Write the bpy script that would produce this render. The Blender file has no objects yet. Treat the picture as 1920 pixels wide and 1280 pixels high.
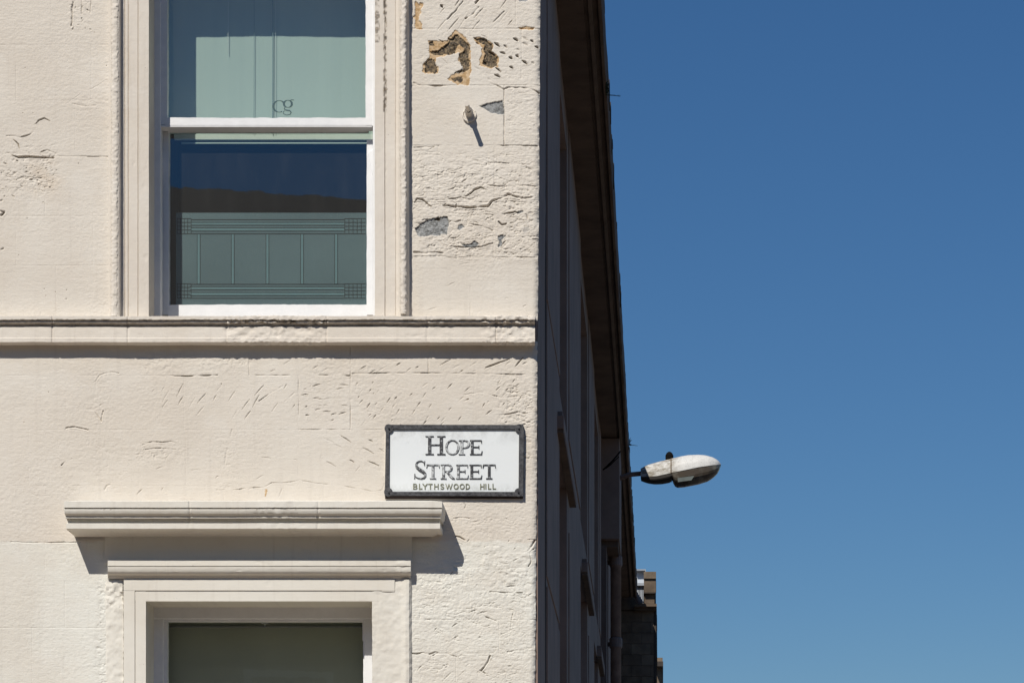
import bpy, math, random
import numpy as np
from mathutils import Vector

# ------------------------------------------------------------------ camera, sky, sun, exposure
S = 360.0                 # photo pixels per metre on the front wall
VX, VY = 1240.0, 1900.0   # where depth lines converge
EYE, D = 1.6, 13.6
F = S * D
scene = bpy.context.scene
cam_data = bpy.data.cameras.new('camera')
cam = bpy.data.objects.new('camera', cam_data)
scene.collection.objects.link(cam)
cam.location = (0, -D, EYE)
cam.rotation_euler = (math.radians(90), 0, 0)
cam_data.sensor_width = 36
cam_data.lens = 36 * F / 1920
cam_data.shift_x = (960 - VX) / 1920
cam_data.shift_y = (VY - 640) / 1920
cam_data.clip_end = 2000
cam_data.clip_start = 0.1
scene.camera = cam

SUNV = Vector((-0.44, -1.0, 1.14)).normalized()
sun_el = math.asin(SUNV.z)
world = bpy.data.worlds.new('World')
scene.world = world
world.use_nodes = True
wn = world.node_tree
wn.nodes.clear()
sky = wn.nodes.new('ShaderNodeTexSky')
sky.sky_type = 'NISHITA'
sky.sun_disc = False
sky.sun_elevation = sun_el
sky.sun_rotation = math.atan2(SUNV.x, SUNV.y)
sky.altitude = 2500
sky.air_density = 1.8
sky.dust_density = 0.0
sky.ozone_density = 10.0
hs = wn.nodes.new('ShaderNodeHueSaturation')
hs.inputs['Saturation'].default_value = 1.11
hs.inputs['Hue'].default_value = 0.502
bg = wn.nodes.new('ShaderNodeBackground')
bg.inputs['Strength'].default_value = 0.0625
wo = wn.nodes.new('ShaderNodeOutputWorld')
wn.links.new(sky.outputs[0], hs.inputs['Color'])
wn.links.new(hs.outputs[0], bg.inputs['Color'])
wn.links.new(bg.outputs[0], wo.inputs['Surface'])

sun_data = bpy.data.lights.new('sun', 'SUN')
sun_data.energy = 4.6
sun_data.angle = math.radians(0.5)
sun_data.color = (1.0, 0.95, 0.87)
sun = bpy.data.objects.new('sun', sun_data)
scene.collection.objects.link(sun)
sun.rotation_euler = SUNV.to_track_quat('Z', 'Y').to_euler()
sun.location = (-10, -20, 30)

scene.view_settings.view_transform = 'Standard'
scene.view_settings.look = 'None'
scene.view_settings.exposure = 0.0
scene.view_settings.gamma = 1.0
scene.view_settings.use_curve_mapping = False

# ------------------------------------------------------------------ helpers
rng = random.Random(7)

def W(x, y, d=0.0):
    """photo pixel (x, y) on a plane standing d pixels proud of the front wall -> world"""
    k = (1 - d / F) / S
    return ((x - VX) * k, -d / S, EYE + (VY - y) * k)

def V3(L, H, z):
    """side street point: L px left of the eye axis, H px above the eye, z metres behind the front"""
    return (-L / S, z, EYE + H / S)

def zk(x, L=232.0):
    return D * (L / (VX - x) - 1)

def link(name, me, mat=None, parent=None, smooth=False):
    o = bpy.data.objects.new(name, me)
    scene.collection.objects.link(o)
    if mat is not None:
        me.materials.append(mat)
    if parent is not None:
        o.parent = parent
    if smooth:
        me.polygons.foreach_set('use_smooth', [True] * len(me.polygons))
    return o

def mesh_obj(name, verts, faces, mat=None, parent=None, smooth=False):
    me = bpy.data.meshes.new(name)
    me.from_pydata([tuple(v) for v in verts], [], faces)
    me.validate()
    me.update()
    return link(name, me, mat, parent, smooth)

def thing(name, label, cat, loc=(0, 0, 0), group=None):
    o = bpy.data.objects.new(name, None)
    scene.collection.objects.link(o)
    o['label'] = label
    o['category'] = cat
    if group:
        o['group'] = group
    return o

def tag(o, label, cat, group=None):
    o['label'] = label
    o['category'] = cat
    if group:
        o['group'] = group
    return o

def structure(o):
    o['kind'] = 'structure'
    return o

class MB:
    def __init__(s):
        s.v = []; s.f = []
    def quad(s, a, b, c, d):
        n = len(s.v); s.v += [a, b, c, d]; s.f.append((n, n + 1, n + 2, n + 3))
    def hexa(s, p):
        """8 corners: 0-3 front (ccw seen from outside), 4-7 back"""
        n = len(s.v); s.v += [tuple(q) for q in p]
        for f in ((0, 1, 2, 3), (7, 6, 5, 4), (0, 4, 5, 1), (1, 5, 6, 2), (2, 6, 7, 3), (3, 7, 4, 0)):
            s.f.append(tuple(n + i for i in f))
    def box(s, x0, x1, y0, y1, z0, z1):
        s.hexa([(x0, y0, z0), (x1, y0, z0), (x1, y0, z1), (x0, y0, z1), (x0, y1, z0), (x1, y1, z0), (x1, y1, z1), (x0, y1, z1)])
    def pbox(s, x0, x1, y0, y1, d, t):
        """box whose front face covers photo rect at d px proud and is t px thick"""
        a = W(x0, y1, d); b = W(x1, y0, d)
        s.box(a[0], b[0], a[1], a[1] + t / S, a[2], b[2])
    def vbox(s, L0, L1, H0, H1, z0, z1):
        s.box(-L0 / S, -L1 / S, z0, z1, EYE + H0 / S, EYE + H1 / S)
    def prism(s, poly, y0, y1):
        """polygon in xz, extruded from y0 (front) to y1"""
        n = len(s.v); m = len(poly)
        s.v += [(x, y0, z) for x, z in poly] + [(x, y1, z) for x, z in poly]
        s.f.append(tuple(range(n, n + m)))
        s.f.append(tuple(range(n + 2 * m - 1, n + m - 1, -1)))
        for i in range(m):
            j = (i + 1) % m
            s.f.append((n + i, n + m + i, n + m + j, n + j))
    def tube(s, pts, r, seg=10, cap=True):
        rings = []
        pts = [Vector(p) for p in pts]
        for i, p in enumerate(pts):
            t = (pts[min(i + 1, len(pts) - 1)] - pts[max(i - 1, 0)]).normalized()
            up = Vector((0, 0, 1)) if abs(t.z) < 0.9 else Vector((0, 1, 0))
            u = t.cross(up).normalized(); w = t.cross(u).normalized()
            rr = r[i] if isinstance(r, (list, tuple)) else r
            n = len(s.v)
            for k in range(seg):
                a = 2 * math.pi * k / seg
                s.v.append(tuple(p + u * math.cos(a) * rr + w * math.sin(a) * rr))
            rings.append(n)
        for a, b in zip(rings, rings[1:]):
            for k in range(seg):
                s.f.append((a + k, a + (k + 1) % seg, b + (k + 1) % seg, b + k))
        if cap:
            s.f.append(tuple(rings[0] + k for k in range(seg)))
            s.f.append(tuple(rings[-1] + k for k in reversed(range(seg))))
    def build(s, name, mat=None, parent=None, smooth=False, bevel=0):
        o = mesh_obj(name, s.v, s.f, mat, parent, smooth)
        if bevel:
            m = o.modifiers.new('bevel', 'BEVEL'); m.width = bevel; m.segments = 2; m.limit_method = 'ANGLE'
        return o

# value noise
def _hash(ix, iy, seed):
    n = (ix.astype(np.int64) * 374761393 + iy.astype(np.int64) * 668265263 + seed * 974634777) & 0x7fffffff
    n = ((n ^ (n >> 13)) * 1274126177) & 0x7fffffff
    n = (n ^ (n >> 16)) & 0x7fffffff
    return n / 0x7fffffff

def vnoise(x, y, seed=0):
    ix = np.floor(x); iy = np.floor(y)
    fx = x - ix; fy = y - iy
    fx = fx * fx * (3 - 2 * fx); fy = fy * fy * (3 - 2 * fy)
    ix = ix.astype(np.int64); iy = iy.astype(np.int64)
    a = _hash(ix, iy, seed); b = _hash(ix + 1, iy, seed)
    c = _hash(ix, iy + 1, seed); d = _hash(ix + 1, iy + 1, seed)
    return (a + (b - a) * fx) * (1 - fy) + (c + (d - c) * fx) * fy

def fbm(x, y, sx, sy=None, o=4, seed=0):
    sy = sy or sx
    r = np.zeros(np.broadcast(x, y).shape); a = 1.0; t = 0
    x = np.asarray(x, float) / sx; y = np.asarray(y, float) / sy
    for i in range(o):
        r += a * vnoise(x, y, seed + i * 17); t += a
        a *= 0.5; x = x * 2.03 + 11.3; y = y * 2.01 + 5.7
    return r / t - 0.5

# ------------------------------------------------------------------ materials
def N(nt, t, **kw):
    n = nt.nodes.new(t)
    for k, v in kw.items():
        n.inputs[k].default_value = v
    return n

def base_mat(name, col, rough=0.7, spec=0.3, metal=0.0):
    m = bpy.data.materials.new(name); m.use_nodes = True
    nt = m.node_tree; b = nt.nodes['Principled BSDF']
    b.inputs['Base Color'].default_value = (*col, 1)
    b.inputs['Roughness'].default_value = rough
    b.inputs['Specular IOR Level'].default_value = spec
    b.inputs['Metallic'].default_value = metal
    return m, nt, b

def mixc(nt, fac, a, b, mode='MIX'):
    n = nt.nodes.new('ShaderNodeMix'); n.data_type = 'RGBA'; n.blend_type = mode
    for sock, val in ((n.inputs[0], fac), (n.inputs[6], a), (n.inputs[7], b)):
        if isinstance(val, (int, float)):
            sock.default_value = val
        elif isinstance(val, tuple):
            sock.default_value = (*val, 1)
        else:
            nt.links.new(val, sock)
    return n.outputs[2]

def noise(nt, scale, detail=4, rough=0.6, vec=None, dist=0.0):
    n = N(nt, 'ShaderNodeTexNoise', Scale=scale, Detail=detail, Roughness=rough, Distortion=dist)
    if vec is None:
        g = nt.nodes.new('ShaderNodeNewGeometry'); vec = g.outputs['Position']
    nt.links.new(vec, n.inputs['Vector'])
    return n.outputs['Fac']

def ramp(nt, fac, a, b):
    n = N(nt, 'ShaderNodeMapRange'); n.inputs[1].default_value = a; n.inputs[2].default_value = b
    nt.links.new(fac, n.inputs[0])
    return n.outputs[0]

def mul(nt, a, k):
    n = nt.nodes.new('ShaderNodeMath'); n.operation = 'MULTIPLY'
    nt.links.new(a, n.inputs[0])
    if isinstance(k, (int, float)):
        n.inputs[1].default_value = k
    else:
        nt.links.new(k, n.inputs[1])
    return n.outputs[0]

def scaled_pos(nt, sc):
    g = nt.nodes.new('ShaderNodeNewGeometry')
    m = nt.nodes.new('ShaderNodeVectorMath'); m.operation = 'MULTIPLY'
    m.inputs[1].default_value = sc
    nt.links.new(g.outputs['Position'], m.inputs[0])
    return m.outputs[0]

def bump(nt, b, h, strength, dist):
    n = N(nt, 'ShaderNodeBump', Strength=strength, Distance=dist)
    nt.links.new(h, n.inputs['Height'])
    nt.links.new(n.outputs[0], b.inputs['Normal'])

def paint(name, pink, cream, zsplit=None, gb=0.5):
    """old thick masonry paint; marks (bare stone, orange stone, grime and painted moulding shade) come from the mesh attribute"""
    m, nt, b = base_mat(name, pink, 0.75, 0.25)
    if zsplit is not None:
        g = nt.nodes.new('ShaderNodeNewGeometry'); sp = nt.nodes.new('ShaderNodeSeparateXYZ')
        nt.links.new(g.outputs['Position'], sp.inputs[0])
        n0 = noise(nt, 9, 4)
        ad = nt.nodes.new('ShaderNodeMath'); ad.operation = 'MULTIPLY_ADD'
        nt.links.new(n0, ad.inputs[0]); ad.inputs[1].default_value = 0.06
        nt.links.new(sp.outputs[2], ad.inputs[2])
        f = ramp(nt, ad.outputs[0], zsplit + 0.035, zsplit + 0.024)
        c = mixc(nt, f, pink, cream)
    else:
        c = mixc(nt, 1.0, pink, cream)
    # broad tonal drift and small repainted patches
    v = ramp(nt, noise(nt, 1.3, 6, 0.6, None, 0.6), 0.42, 0.62)
    c = mixc(nt, mul(nt, v, 0.42), c, (pink[0] * 0.87, pink[1] * 0.83, pink[2] * 0.79))
    v3 = ramp(nt, noise(nt, 2.6, 7, 0.68, scaled_pos(nt, (1, 1, 1.6))), 0.54, 0.60)
    c = mixc(nt, mul(nt, v3, 0.16), c, (0.74, 0.71, 0.65))
    v4 = ramp(nt, noise(nt, 7.5, 7, 0.72, scaled_pos(nt, (1.3, 1, .8))), 0.56, 0.74)
    c = mixc(nt, mul(nt, v4, 0.20), c, (0.47, 0.41, 0.34))
    v2 = ramp(nt, noise(nt, 5.0, 6, 0.65), 0.55, 0.75)
    c = mixc(nt, mul(nt, v2, 0.10), c, (0.58, 0.50, 0.38))
    # vertical dirty runs
    st = ramp(nt, noise(nt, 1.0, 5, 0.6, scaled_pos(nt, (22, 3, 1.3))), 0.56, 0.8)
    c = mixc(nt, mul(nt, st, 0.2 if zsplit else 0.28), c, (0.36, 0.31, 0.26))
    at = nt.nodes.new('ShaderNodeAttribute'); at.attribute_name = 'mark'
    sr = nt.nodes.new('ShaderNodeSeparateColor')
    nt.links.new(at.outputs['Color'], sr.inputs[0])
    gn = noise(nt, 60, 6, 0.7)
    grey = mixc(nt, ramp(nt, gn, 0.38, 0.62), (0.12, 0.12, 0.115), (0.36, 0.365, 0.36))
    orr = mixc(nt, ramp(nt, noise(nt, 45, 5), 0.4, 0.62), (0.42, 0.27, 0.13), (0.62, 0.46, 0.29))
    blk = mixc(nt, ramp(nt, noise(nt, 85, 7, 0.75), 0.42, 0.64), (0.030, 0.026, 0.022), (0.30, 0.22, 0.13))
    c = mixc(nt, sr.outputs[0], c, grey)
    c = mixc(nt, sr.outputs[1], c, orr)
    c = mixc(nt, sr.outputs[2], c, blk)
    # specks of grime
    sk = ramp(nt, noise(nt, 90, 2, 0.5), 0.73, 0.78)
    sm = ramp(nt, noise(nt, 3.1, 3), 0.5, 0.65)
    c = mixc(nt, mul(nt, mul(nt, sk, sm), 0.7), c, (0.14, 0.11, 0.09))
    nt.links.new(c, b.inputs['Base Color'])
    h1 = noise(nt, 160, 5, 0.65)
    h2 = noise(nt, 1.0, 5, 0.6, scaled_pos(nt, (30, 30, 110)))
    ad = nt.nodes.new('ShaderNodeMath'); ad.operation = 'ADD'
    nt.links.new(h1, ad.inputs[0]); nt.links.new(h2, ad.inputs[1])
    bump(nt, b, ad.outputs[0], gb * 0.75, 0.004)
    return m

M = {}
M['wall'] = paint('masonry_paint', (0.665, 0.612, 0.535), (0.72, 0.705, 0.64), EYE + (VY - 1015) / S)
M['trim'] = paint('trim_paint', (0.67, 0.615, 0.54), (0.67, 0.615, 0.54), None, 0.35)
M['hood'] = paint('hood_paint', (0.70, 0.67, 0.60), (0.70, 0.67, 0.60), None, 0.25)

def simple(name, col, rough=0.7, var=0.3, scale=12, bstr=0.2, spec=0.3, col2=None, metal=0):
    m, nt, b = base_mat(name, col, rough, spec, metal)
    c2 = col2 or tuple(c * (1 - var) for c in col)
    f = ramp(nt, noise(nt, scale, 6, 0.65), 0.35, 0.68)
    nt.links.new(mixc(nt, f, col, c2), b.inputs['Base Color'])
    if bstr:
        bump(nt, b, noise(nt, scale * 7, 4), bstr, 0.004)
    return m

M['white'] = simple('white_gloss_paint', (0.80, 0.80, 0.80), 0.45, 0.08, 14, 0.25)
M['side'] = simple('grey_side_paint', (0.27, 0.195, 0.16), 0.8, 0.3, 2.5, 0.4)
M['side_dark'] = simple('grey_side_paint_dark', (0.16, 0.115, 0.095), 0.8, 0.3, 6, 0.4)  # darker tone of the side paint, for recessed windows and one pier
M['eave'] = simple('eave_stone_brown', (0.15, 0.108, 0.08), 0.85, 0.45, 3.0, 0.5)  # dark brown stone; also paints the underside shade of hoods and corbel
M['fascia'] = simple('fascia_soot', (0.07, 0.056, 0.046), 0.85, 0.5, 5, 0.5)
M['slate'] = simple('slate', (0.11, 0.10, 0.09), 0.7, 0.4, 4, 0.4)
M['pipe'] = simple('painted_iron_pipe', (0.24, 0.175, 0.15), 0.6, 0.4, 8, 0.3)
M['stone'] = simple('weathered_ashlar', (0.16, 0.12, 0.085), 0.9, 0.5, 5, 0.6)
M['stone2'] = simple('weathered_ashlar_pale', (0.20, 0.155, 0.11), 0.9, 0.4, 6, 0.6)
M['asphalt'] = simple('asphalt', (0.115, 0.10, 0.088), 0.9, 0.3, 20, 0.4)
M['flag'] = simple('paving', (0.52, 0.42, 0.33), 0.9, 0.25, 3, 0.3)
M['black'] = simple('black_iron_paint', (0.018, 0.018, 0.021), 0.5, 0, 55, 0.5, 0.3, (0.10, 0.10, 0.105))
M['dark'] = simple('dark_room', (0.17, 0.15, 0.14), 0.9, 0.2, 2, 0)
M['leaf'] = simple('weed_leaf', (0.03, 0.045, 0.018), 0.7, 0.3, 30, 0)
M['cable'] = simple('cable_rubber', (0.012, 0.011, 0.010), 0.95, 0.2, 30, 0, 0.0)

def blind_mat():
    m, nt, b = base_mat('blind_fabric', (0.36, 0.47, 0.42), 0.85, 0.1)
    f = ramp(nt, noise(nt, 1.0, 4, 0.6, scaled_pos(nt, (14, 1, 0.4))), 0.4, 0.65)
    c = mixc(nt, f, (0.43, 0.515, 0.46), (0.41, 0.495, 0.445))
    nt.links.new(c, b.inputs['Base Color'])
    w = noise(nt, 1.0, 3, 0.5, scaled_pos(nt, (600, 1, 600)))
    bump(nt, b, w, 0.1, 0.001)
    return m
M['blind'] = blind_mat()
M['blind_dark'] = simple('dark_olive_blind', (0.46, 0.46, 0.37), 0.8, 0.10, 2, 0.1)

def glass_mat(name, tint, refl, rough=0.01, wav=0.010, dust=0.025, haze=0.022):
    m = bpy.data.materials.new(name); m.use_nodes = True
    nt = m.node_tree; nt.nodes.clear()
    o = nt.nodes.new('ShaderNodeOutputMaterial')
    t = nt.nodes.new('ShaderNodeBsdfTransparent'); t.inputs[0].default_value = (*tint, 1)
    g = nt.nodes.new('ShaderNodeBsdfGlossy'); g.inputs['Roughness'].default_value = rough
    g.inputs['Color'].default_value = (0.97, 0.99, 1, 1)
    d = nt.nodes.new('ShaderNodeBsdfDiffuse'); d.inputs[0].default_value = (0.45, 0.45, 0.42, 1)
    bp = N(nt, 'ShaderNodeBump', Strength=wav, Distance=0.02)
    nt.links.new(noise(nt, 3.5, 3, 0.5), bp.inputs['Height'])
    nt.links.new(bp.outputs[0], g.inputs['Normal'])
    mx = nt.nodes.new('ShaderNodeMixShader')
    mx.inputs[0].default_value = refl; nt.links.new(t.outputs[0], mx.inputs[1]); nt.links.new(g.outputs[0], mx.inputs[2])
    mx2 = nt.nodes.new('ShaderNodeMixShader')     # dust and drips on the pane
    n1 = ramp(nt, noise(nt, 1.0, 5, 0.65, scaled_pos(nt, (9, 1, 2.2))), 0.5, 0.85)
    n2 = ramp(nt, noise(nt, 130, 2), 0.74, 0.77)
    ad = nt.nodes.new('ShaderNodeMath'); ad.operation = 'MAXIMUM'
    nt.links.new(mul(nt, n1, dust), ad.inputs[0]); nt.links.new(mul(nt, n2, 0.3), ad.inputs[1])
    hz = nt.nodes.new('ShaderNodeMath'); hz.operation = 'ADD'; hz.inputs[1].default_value = haze
    nt.links.new(ad.outputs[0], hz.inputs[0]); nt.links.new(hz.outputs[0], mx2.inputs[0]); nt.links.new(mx.outputs[0], mx2.inputs[1]); nt.links.new(d.outputs[0], mx2.inputs[2])
    nt.links.new(mx2.outputs[0], o.inputs[0])
    return m
M['glass'] = glass_mat('window_glass', (0.86, 0.905, 0.885), 0.125)
M['glass_low'] = glass_mat('window_glass_lower', (0.84, 0.88, 0.84), 0.05, dust=0.01, haze=0.008)

# ------------------------------------------------------------------ ground and street
def sheet(name, x0, x1, y0, y1, z, mat):
    return structure(mesh_obj(name, [(x0, y0, z), (x1, y0, z), (x1, y1, z), (x0, y1, z)], [(0, 1, 2, 3)], mat))
sheet('ground', -600, 600, -600, 600, -0.12, M['asphalt'])
sheet('road', -60, 60, -16.5, -3.4, -0.116, M['asphalt'])
mb = MB()
mb.box(-40, 1.4, -3.2, 0.05, -0.115, 0.0)
structure(mb.build('pavement', M['flag']))
mb = MB(); mb.box(-40, 1.4, -3.38, -3.202, -0.115, 0.004)
structure(mb.build('kerb', M['stone2']))
mb = MB(); mb.box(-0.64, 1.4, 0.052, 60, -0.115, 0.0)
structure(mb.build('side_pavement', M['flag']))
mb = MB(); mb.box(-40, 30, -19.6, -16.6, -0.115, 0.0)
structure(mb.build('far_pavement', M['flag']))

# ------------------------------------------------------------------ relief of the front wall, worked out on a fine raster
ST = 1.0
X0, Y0, X1, Y1 = -21.0, -21.0, 1008.0, 1302.0
nx = int(round((X1 - X0) / ST)) + 1
ny = int(round((Y1 - Y0) / ST)) + 1
gx = X0 + ST * np.arange(nx); gy = Y0 + ST * np.arange(ny)
GX, GY = np.meshgrid(gx, gy)
wx = GX + 7 * fbm(GX, GY, 22, o=3, seed=90); wy = GY + 7 * fbm(GX, GY, 22, o=3, seed=95)

def zone(x0, y0, x1, y1, s=25, a=1.0):
    u = np.clip((wx - x0) / s + .5, 0, 1) * np.clip((x1 - wx) / s + .5, 0, 1) * np.clip((wy - y0) / s + .5, 0, 1) * np.clip((y1 - wy) / s + .5, 0, 1)
    return a * u
rough = 0.16 + 0.0 * GX
for z in ((770, 285, 1010, 485, 30, .82), (770, 1040, 1010, 1300, 40, .6), (770, 900, 1010, 1015, 40, .45), (930, 700, 1010, 930, 40, .8),
          (-20, 270, 110, 370, 40, .75), (180, 1085, 240, 1300, 18, .75), (200, -20, 235, 600, 14, .5), (100, 800, 260, 940, 60, .35),
          (260, 660, 480, 700, 30, .5), (250, 830, 360, 870, 30, .6), (400, 800, 460, 930, 30, .4), (130, 170, 215, 215, 30, .4), (120, -20, 180, 60, 20, .45),
          (560, 640, 760, 800, 40, .35), (945, 160, 1010, 300, 20, .5), (770, -20, 1010, 160, 30, .35), (165, 690, 215, 800, 30, .4), (-20, 560, 120, 600, 20, .3), (160, 520, 215, 600, 25, .4)):
    rough = np.maximum(rough, zone(*z))
flaky = np.zeros_like(GX)
for z in ((770, 290, 1010, 485, 24, 1.0), (770, 1080, 1010, 1300, 40, .8), (870, 745, 1010, 800, 20, .8), (780, 1015, 1010, 1120, 30, .55), (945, 165, 1010, 272, 18, .6), (770, 910, 1010, 1010, 30, .4)):
    flaky = np.maximum(flaky, zone(*z))
Hm = 2.2 * fbm(GX, GY, 95, o=2, seed=1)
Hm += 1.5 * rough * fbm(GX, GY, 15, 9, o=6, seed=3)
for sx_, sy_, sd_, am_ in ((30, 9, 51, 1.7), (14, 10, 55, 1.2), (70, 12, 57, 1.2)):
    cz = np.clip(1 - np.abs(fbm(wx, wy, sx_, sy_, o=4, seed=sd_)) * (26 if sx_ < 40 else 60), 0, 1)
    gate = np.clip(fbm(GX, GY, 26, 16, o=3, seed=sd_ + 1) * 7 - .55 + .9 * rough, 0, 1) * np.clip(rough * 1.5 - .2, 0, 1)
    Hm -= am_ * cz * gate
Hm += (0.26 * np.clip(.3 + 3.5 * (fbm(GX, GY, 70, o=3, seed=9) + .15), .1, 2.2) + 1.1 * rough) * fbm(GX, GY, 4.2, 3.6, o=2, seed=8)
pits = np.clip((fbm(wx, wy, 5.5, o=2, seed=19) - .24) * 9, 0, 1) * np.clip(rough * 1.6 - .35, 0, 1) * np.clip(fbm(GX, GY, 40, o=2, seed=20) * 5 + .4, 0, 1)
Hm -= 1.5 * pits
Hm += 0.5 * fbm(GX, GY, 30, 4.5, o=2, seed=12) * (0.35 + 0.6 * rough)       # brushed, faintly horizontal drag
fl = fbm(wx, wy, 62, 8.5, o=4, seed=21) * 9.0
ter = np.floor(fl) + np.clip((fl - np.floor(fl)) * 12, 0, 1)
Hm += 0.85 * flaky * np.clip(.55 + 3 * fbm(GX, GY, 45, 25, o=2, seed=23), 0.1, 1.2) * (ter - fl * 0.85)
lump = np.maximum(fbm(GX, GY, 13, 10, o=3, seed=40), 0) * 7.0 * zone(830, 1015, 1010, 1120, 50) * .6
Hm += lump

grey = np.zeros_like(GX); oran = np.zeros_like(GX); dirt = np.zeros_like(GX)

def win(x0, y0, x1, y1):
    a = max(0, int((x0 - X0) / ST)); b = min(nx, int((x1 - X0) / ST) + 2)
    c = max(0, int((y0 - Y0) / ST)); d = min(ny, int((y1 - Y0) / ST) + 2)
    if a >= b or c >= d:
        return None
    return slice(c, d), slice(a, b)

def groove(pts, w, dep, wob=1.2, lip=0.25, dk=0.0, seed=0, fade=True, taper=0.0):
    lip = lip * 0.3; dep = dep * 0.8; w = w * 0.74; dk = min(1.0, dk * 1.15)
    xs = [p[0] for p in pts]; ys = [p[1] for p in pts]; m = 4 * w + 6
    s = win(min(xs) - m, min(ys) - m, max(xs) + m, max(ys) + m)
    if s is None:
        return
    x = GX[s] + wob * 2 * fbm(GX[s], GY[s], 7, o=3, seed=60 + seed); y = GY[s] + wob * 2 * fbm(GX[s], GY[s], 7, o=3, seed=70 + seed)
    best = np.full(x.shape, 1e9); nseg_ = len(pts) - 1
    for si, ((ax, ay), (bx, by)) in enumerate(zip(pts, pts[1:])):
        vx, vy = bx - ax, by - ay; L2 = vx * vx + vy * vy + 1e-6
        t = np.clip(((x - ax) * vx + (y - ay) * vy) / L2, 0, 1)
        u_ = (si + t) / nseg_
        best = np.minimum(best, np.hypot(x - ax - t * vx, y - ay - t * vy) / (1 - taper * np.abs(2 * u_ - 1) ** 1.5))
    mod = np.clip(0.75 + 2.6 * fbm(GX[s], GY[s], 16, o=2, seed=80 + seed), 0.0, 1.3) if fade else 1.0
    g = np.exp(-(best / w) ** 2) * mod
    Hm[s] -= dep * g
    Hm[s] += lip * dep * np.exp(-((best - 2.1 * w) / (0.9 * w)) ** 2) * mod
    if dk:
        dirt[s] = np.maximum(dirt[s], dk * np.clip(g * 1.5 - 0.45, 0, 1))

def c4(l, ox, oy, k):
    return [(ox + a / k, oy + b / k) for a, b in l]

# ashlar courses: rows (y0, y1, [x joints]) in photo pixels
LEFT = [(-21, 84, [96]), (84, 189, [30, 171]), (189, 294, [141]), (294, 405, [84]), (405, 498, [30, 174]), (498, 600, [105])]
PIER = [(-21, 54, [966]), (54, 160.5, [882, 976.5]), (160.5, 273, [945]), (273, 379.5, [822, 927]), (379.5, 483, [925.5]), (483, 600, [882])]
BAND = [(639, 703.5, [201, 466.5, 657, 802.5]), (703.5, 805.5, [123, 345, 559.5, 657, 889.5]), (805.5, 910.5, [54, 348, 559.5, 720]), (910.5, 1015.5, [190.5, 420, 657, 867]),
        (1015.5, 1089, [84, 345, 559.5, 873])]
LOWL = [(1089, 1176, [121.5]), (1176, 1302, [60])]
LOWR = [(1089, 1161, [880.5]), (1161, 1224, [936]), (1224, 1302, [855])]
def joints(rows, xa, xb, dep, sd):
    for i, (ya, yb, js) in enumerate(rows):
        if i:
            groove([(xa, ya), (xb, ya)], 1.0, dep, 0.5, 0.15, 0, sd + i)
        for j, q in enumerate(js):
            groove([(q, ya), (q, yb)], 1.0, dep * 0.9, 0.5, 0.15, 0, sd + i + 7 * j)
joints(LEFT, -21, 215, 0.42, 1)
joints(PIER, 768, 1008, 1.1, 2)
joints(BAND, -21, 560, 0.35, 3)
groove([(560, 805), (657, 805)], 1.0, 1.6, .4, .1, .25)
groove([(657, 650), (657, 806)], 1.0, 1.5, .4, .1, .2)
groove([(560, 705), (560, 806)], 1.0, 1.3, .4, .1, .2)
groove([(467, 672), (467, 703)], 1.0, 1.2, .4, .1, .2)
groove([(803, 672), (803, 700)], 1.0, 1.2, .4, .1, .2)
groove([(660, 806), (720, 805)], 1.0, .9, .4, .1, .1)
joints(LOWL, -21, 200, 0.5, 4)
joints(LOWR, 772, 1008, 0.7, 5)

# cracks and open joints read off the photograph
groove([(298, 704), (350, 705), (408, 703)], 1.3, 3.4, .4, .1, .8)
groove([(480, 703), (545, 703.5), (560, 702)], 1.2, 2.2, .4, .1, .3)
groove([(598, 703), (655, 704)], 1.4, 3.0, .4, .1, .6)
groove([(660, 700), (722, 699), (795, 699), (880, 700), (985, 702)], 1.3, 2.6, .4, .1, .5)
groove([(776, 156), (790, 161), (835, 161)], 1.6, 4, 1, .3, .7)
groove([(920, 157), (930, 160), (944, 168), (952, 164), (990, 166), (1006, 174)], 1.7, 4, 1, .3, .6)
groove([(945, 167), (945, 272)], 1.0, 2.4, .4, .2, .4)
groove([(776, 276), (815, 275), (800, 282), (778, 283)], 1.2, 2.4, 1, .3, .2)
groove([(930, 273), (1005, 274)], 1.2, 2.6, .5, .2, .4)
k5 = lambda l: c4(l, 740, 300, 4.923)
groove(k5([(180, 395), (205, 355), (250, 362), (300, 400), (345, 435)]), 2.1, 6, 1, .4, .5, 0, False, .75)
groove(k5([(440, 418), (520, 425), (565, 435), (572, 405)]), 2.1, 6, 1, .4, .7, 0, False, .75)
groove(k5([(572, 430), (700, 440), (860, 430), (900, 380), (1000, 345), (1050, 320), (1110, 340), (1200, 355), (1270, 345)]), 2.1, 5.5, 1, .5, .4)
groove(k5([(650, 335), (700, 310), (740, 275), (800, 250), (840, 270)]), 2.0, 6, 1, .4, .8, 0, False, .75)
groove(k5([(350, 372), (500, 370), (600, 345), (730, 370)]), 1.3, 2.4, 1, .4)
groove(k5([(385, 325), (480, 285), (560, 250), (640, 262), (690, 280)]), 1.2, 2.2, 1, .4)
groove(k5([(1000, 500), (1070, 490), (1110, 480), (1150, 500), (1210, 505), (1220, 540)]), 1.7, 4.5, 1, .4, .8)
groove(k5([(960, 570), (990, 600), (1030, 590)]), 1.7, 4, 1, .4, .7)
groove(k5([(180, 850), (300, 860), (370, 850), (450, 860)]), 1.7, 4, 1.2, .4, .4)
groove(k5([(180, 890), (520, 885), (900, 892), (1290, 900)]), 1.0, 2, .7, .3)
groove(k5([(510, 800), (620, 806), (800, 800), (905, 770)]), 1.4, 3, 1, .4, .2)
groove(k5([(520, 720), (570, 725), (615, 685)]), 1.3, 3.5, .6, .4, .5)
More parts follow.
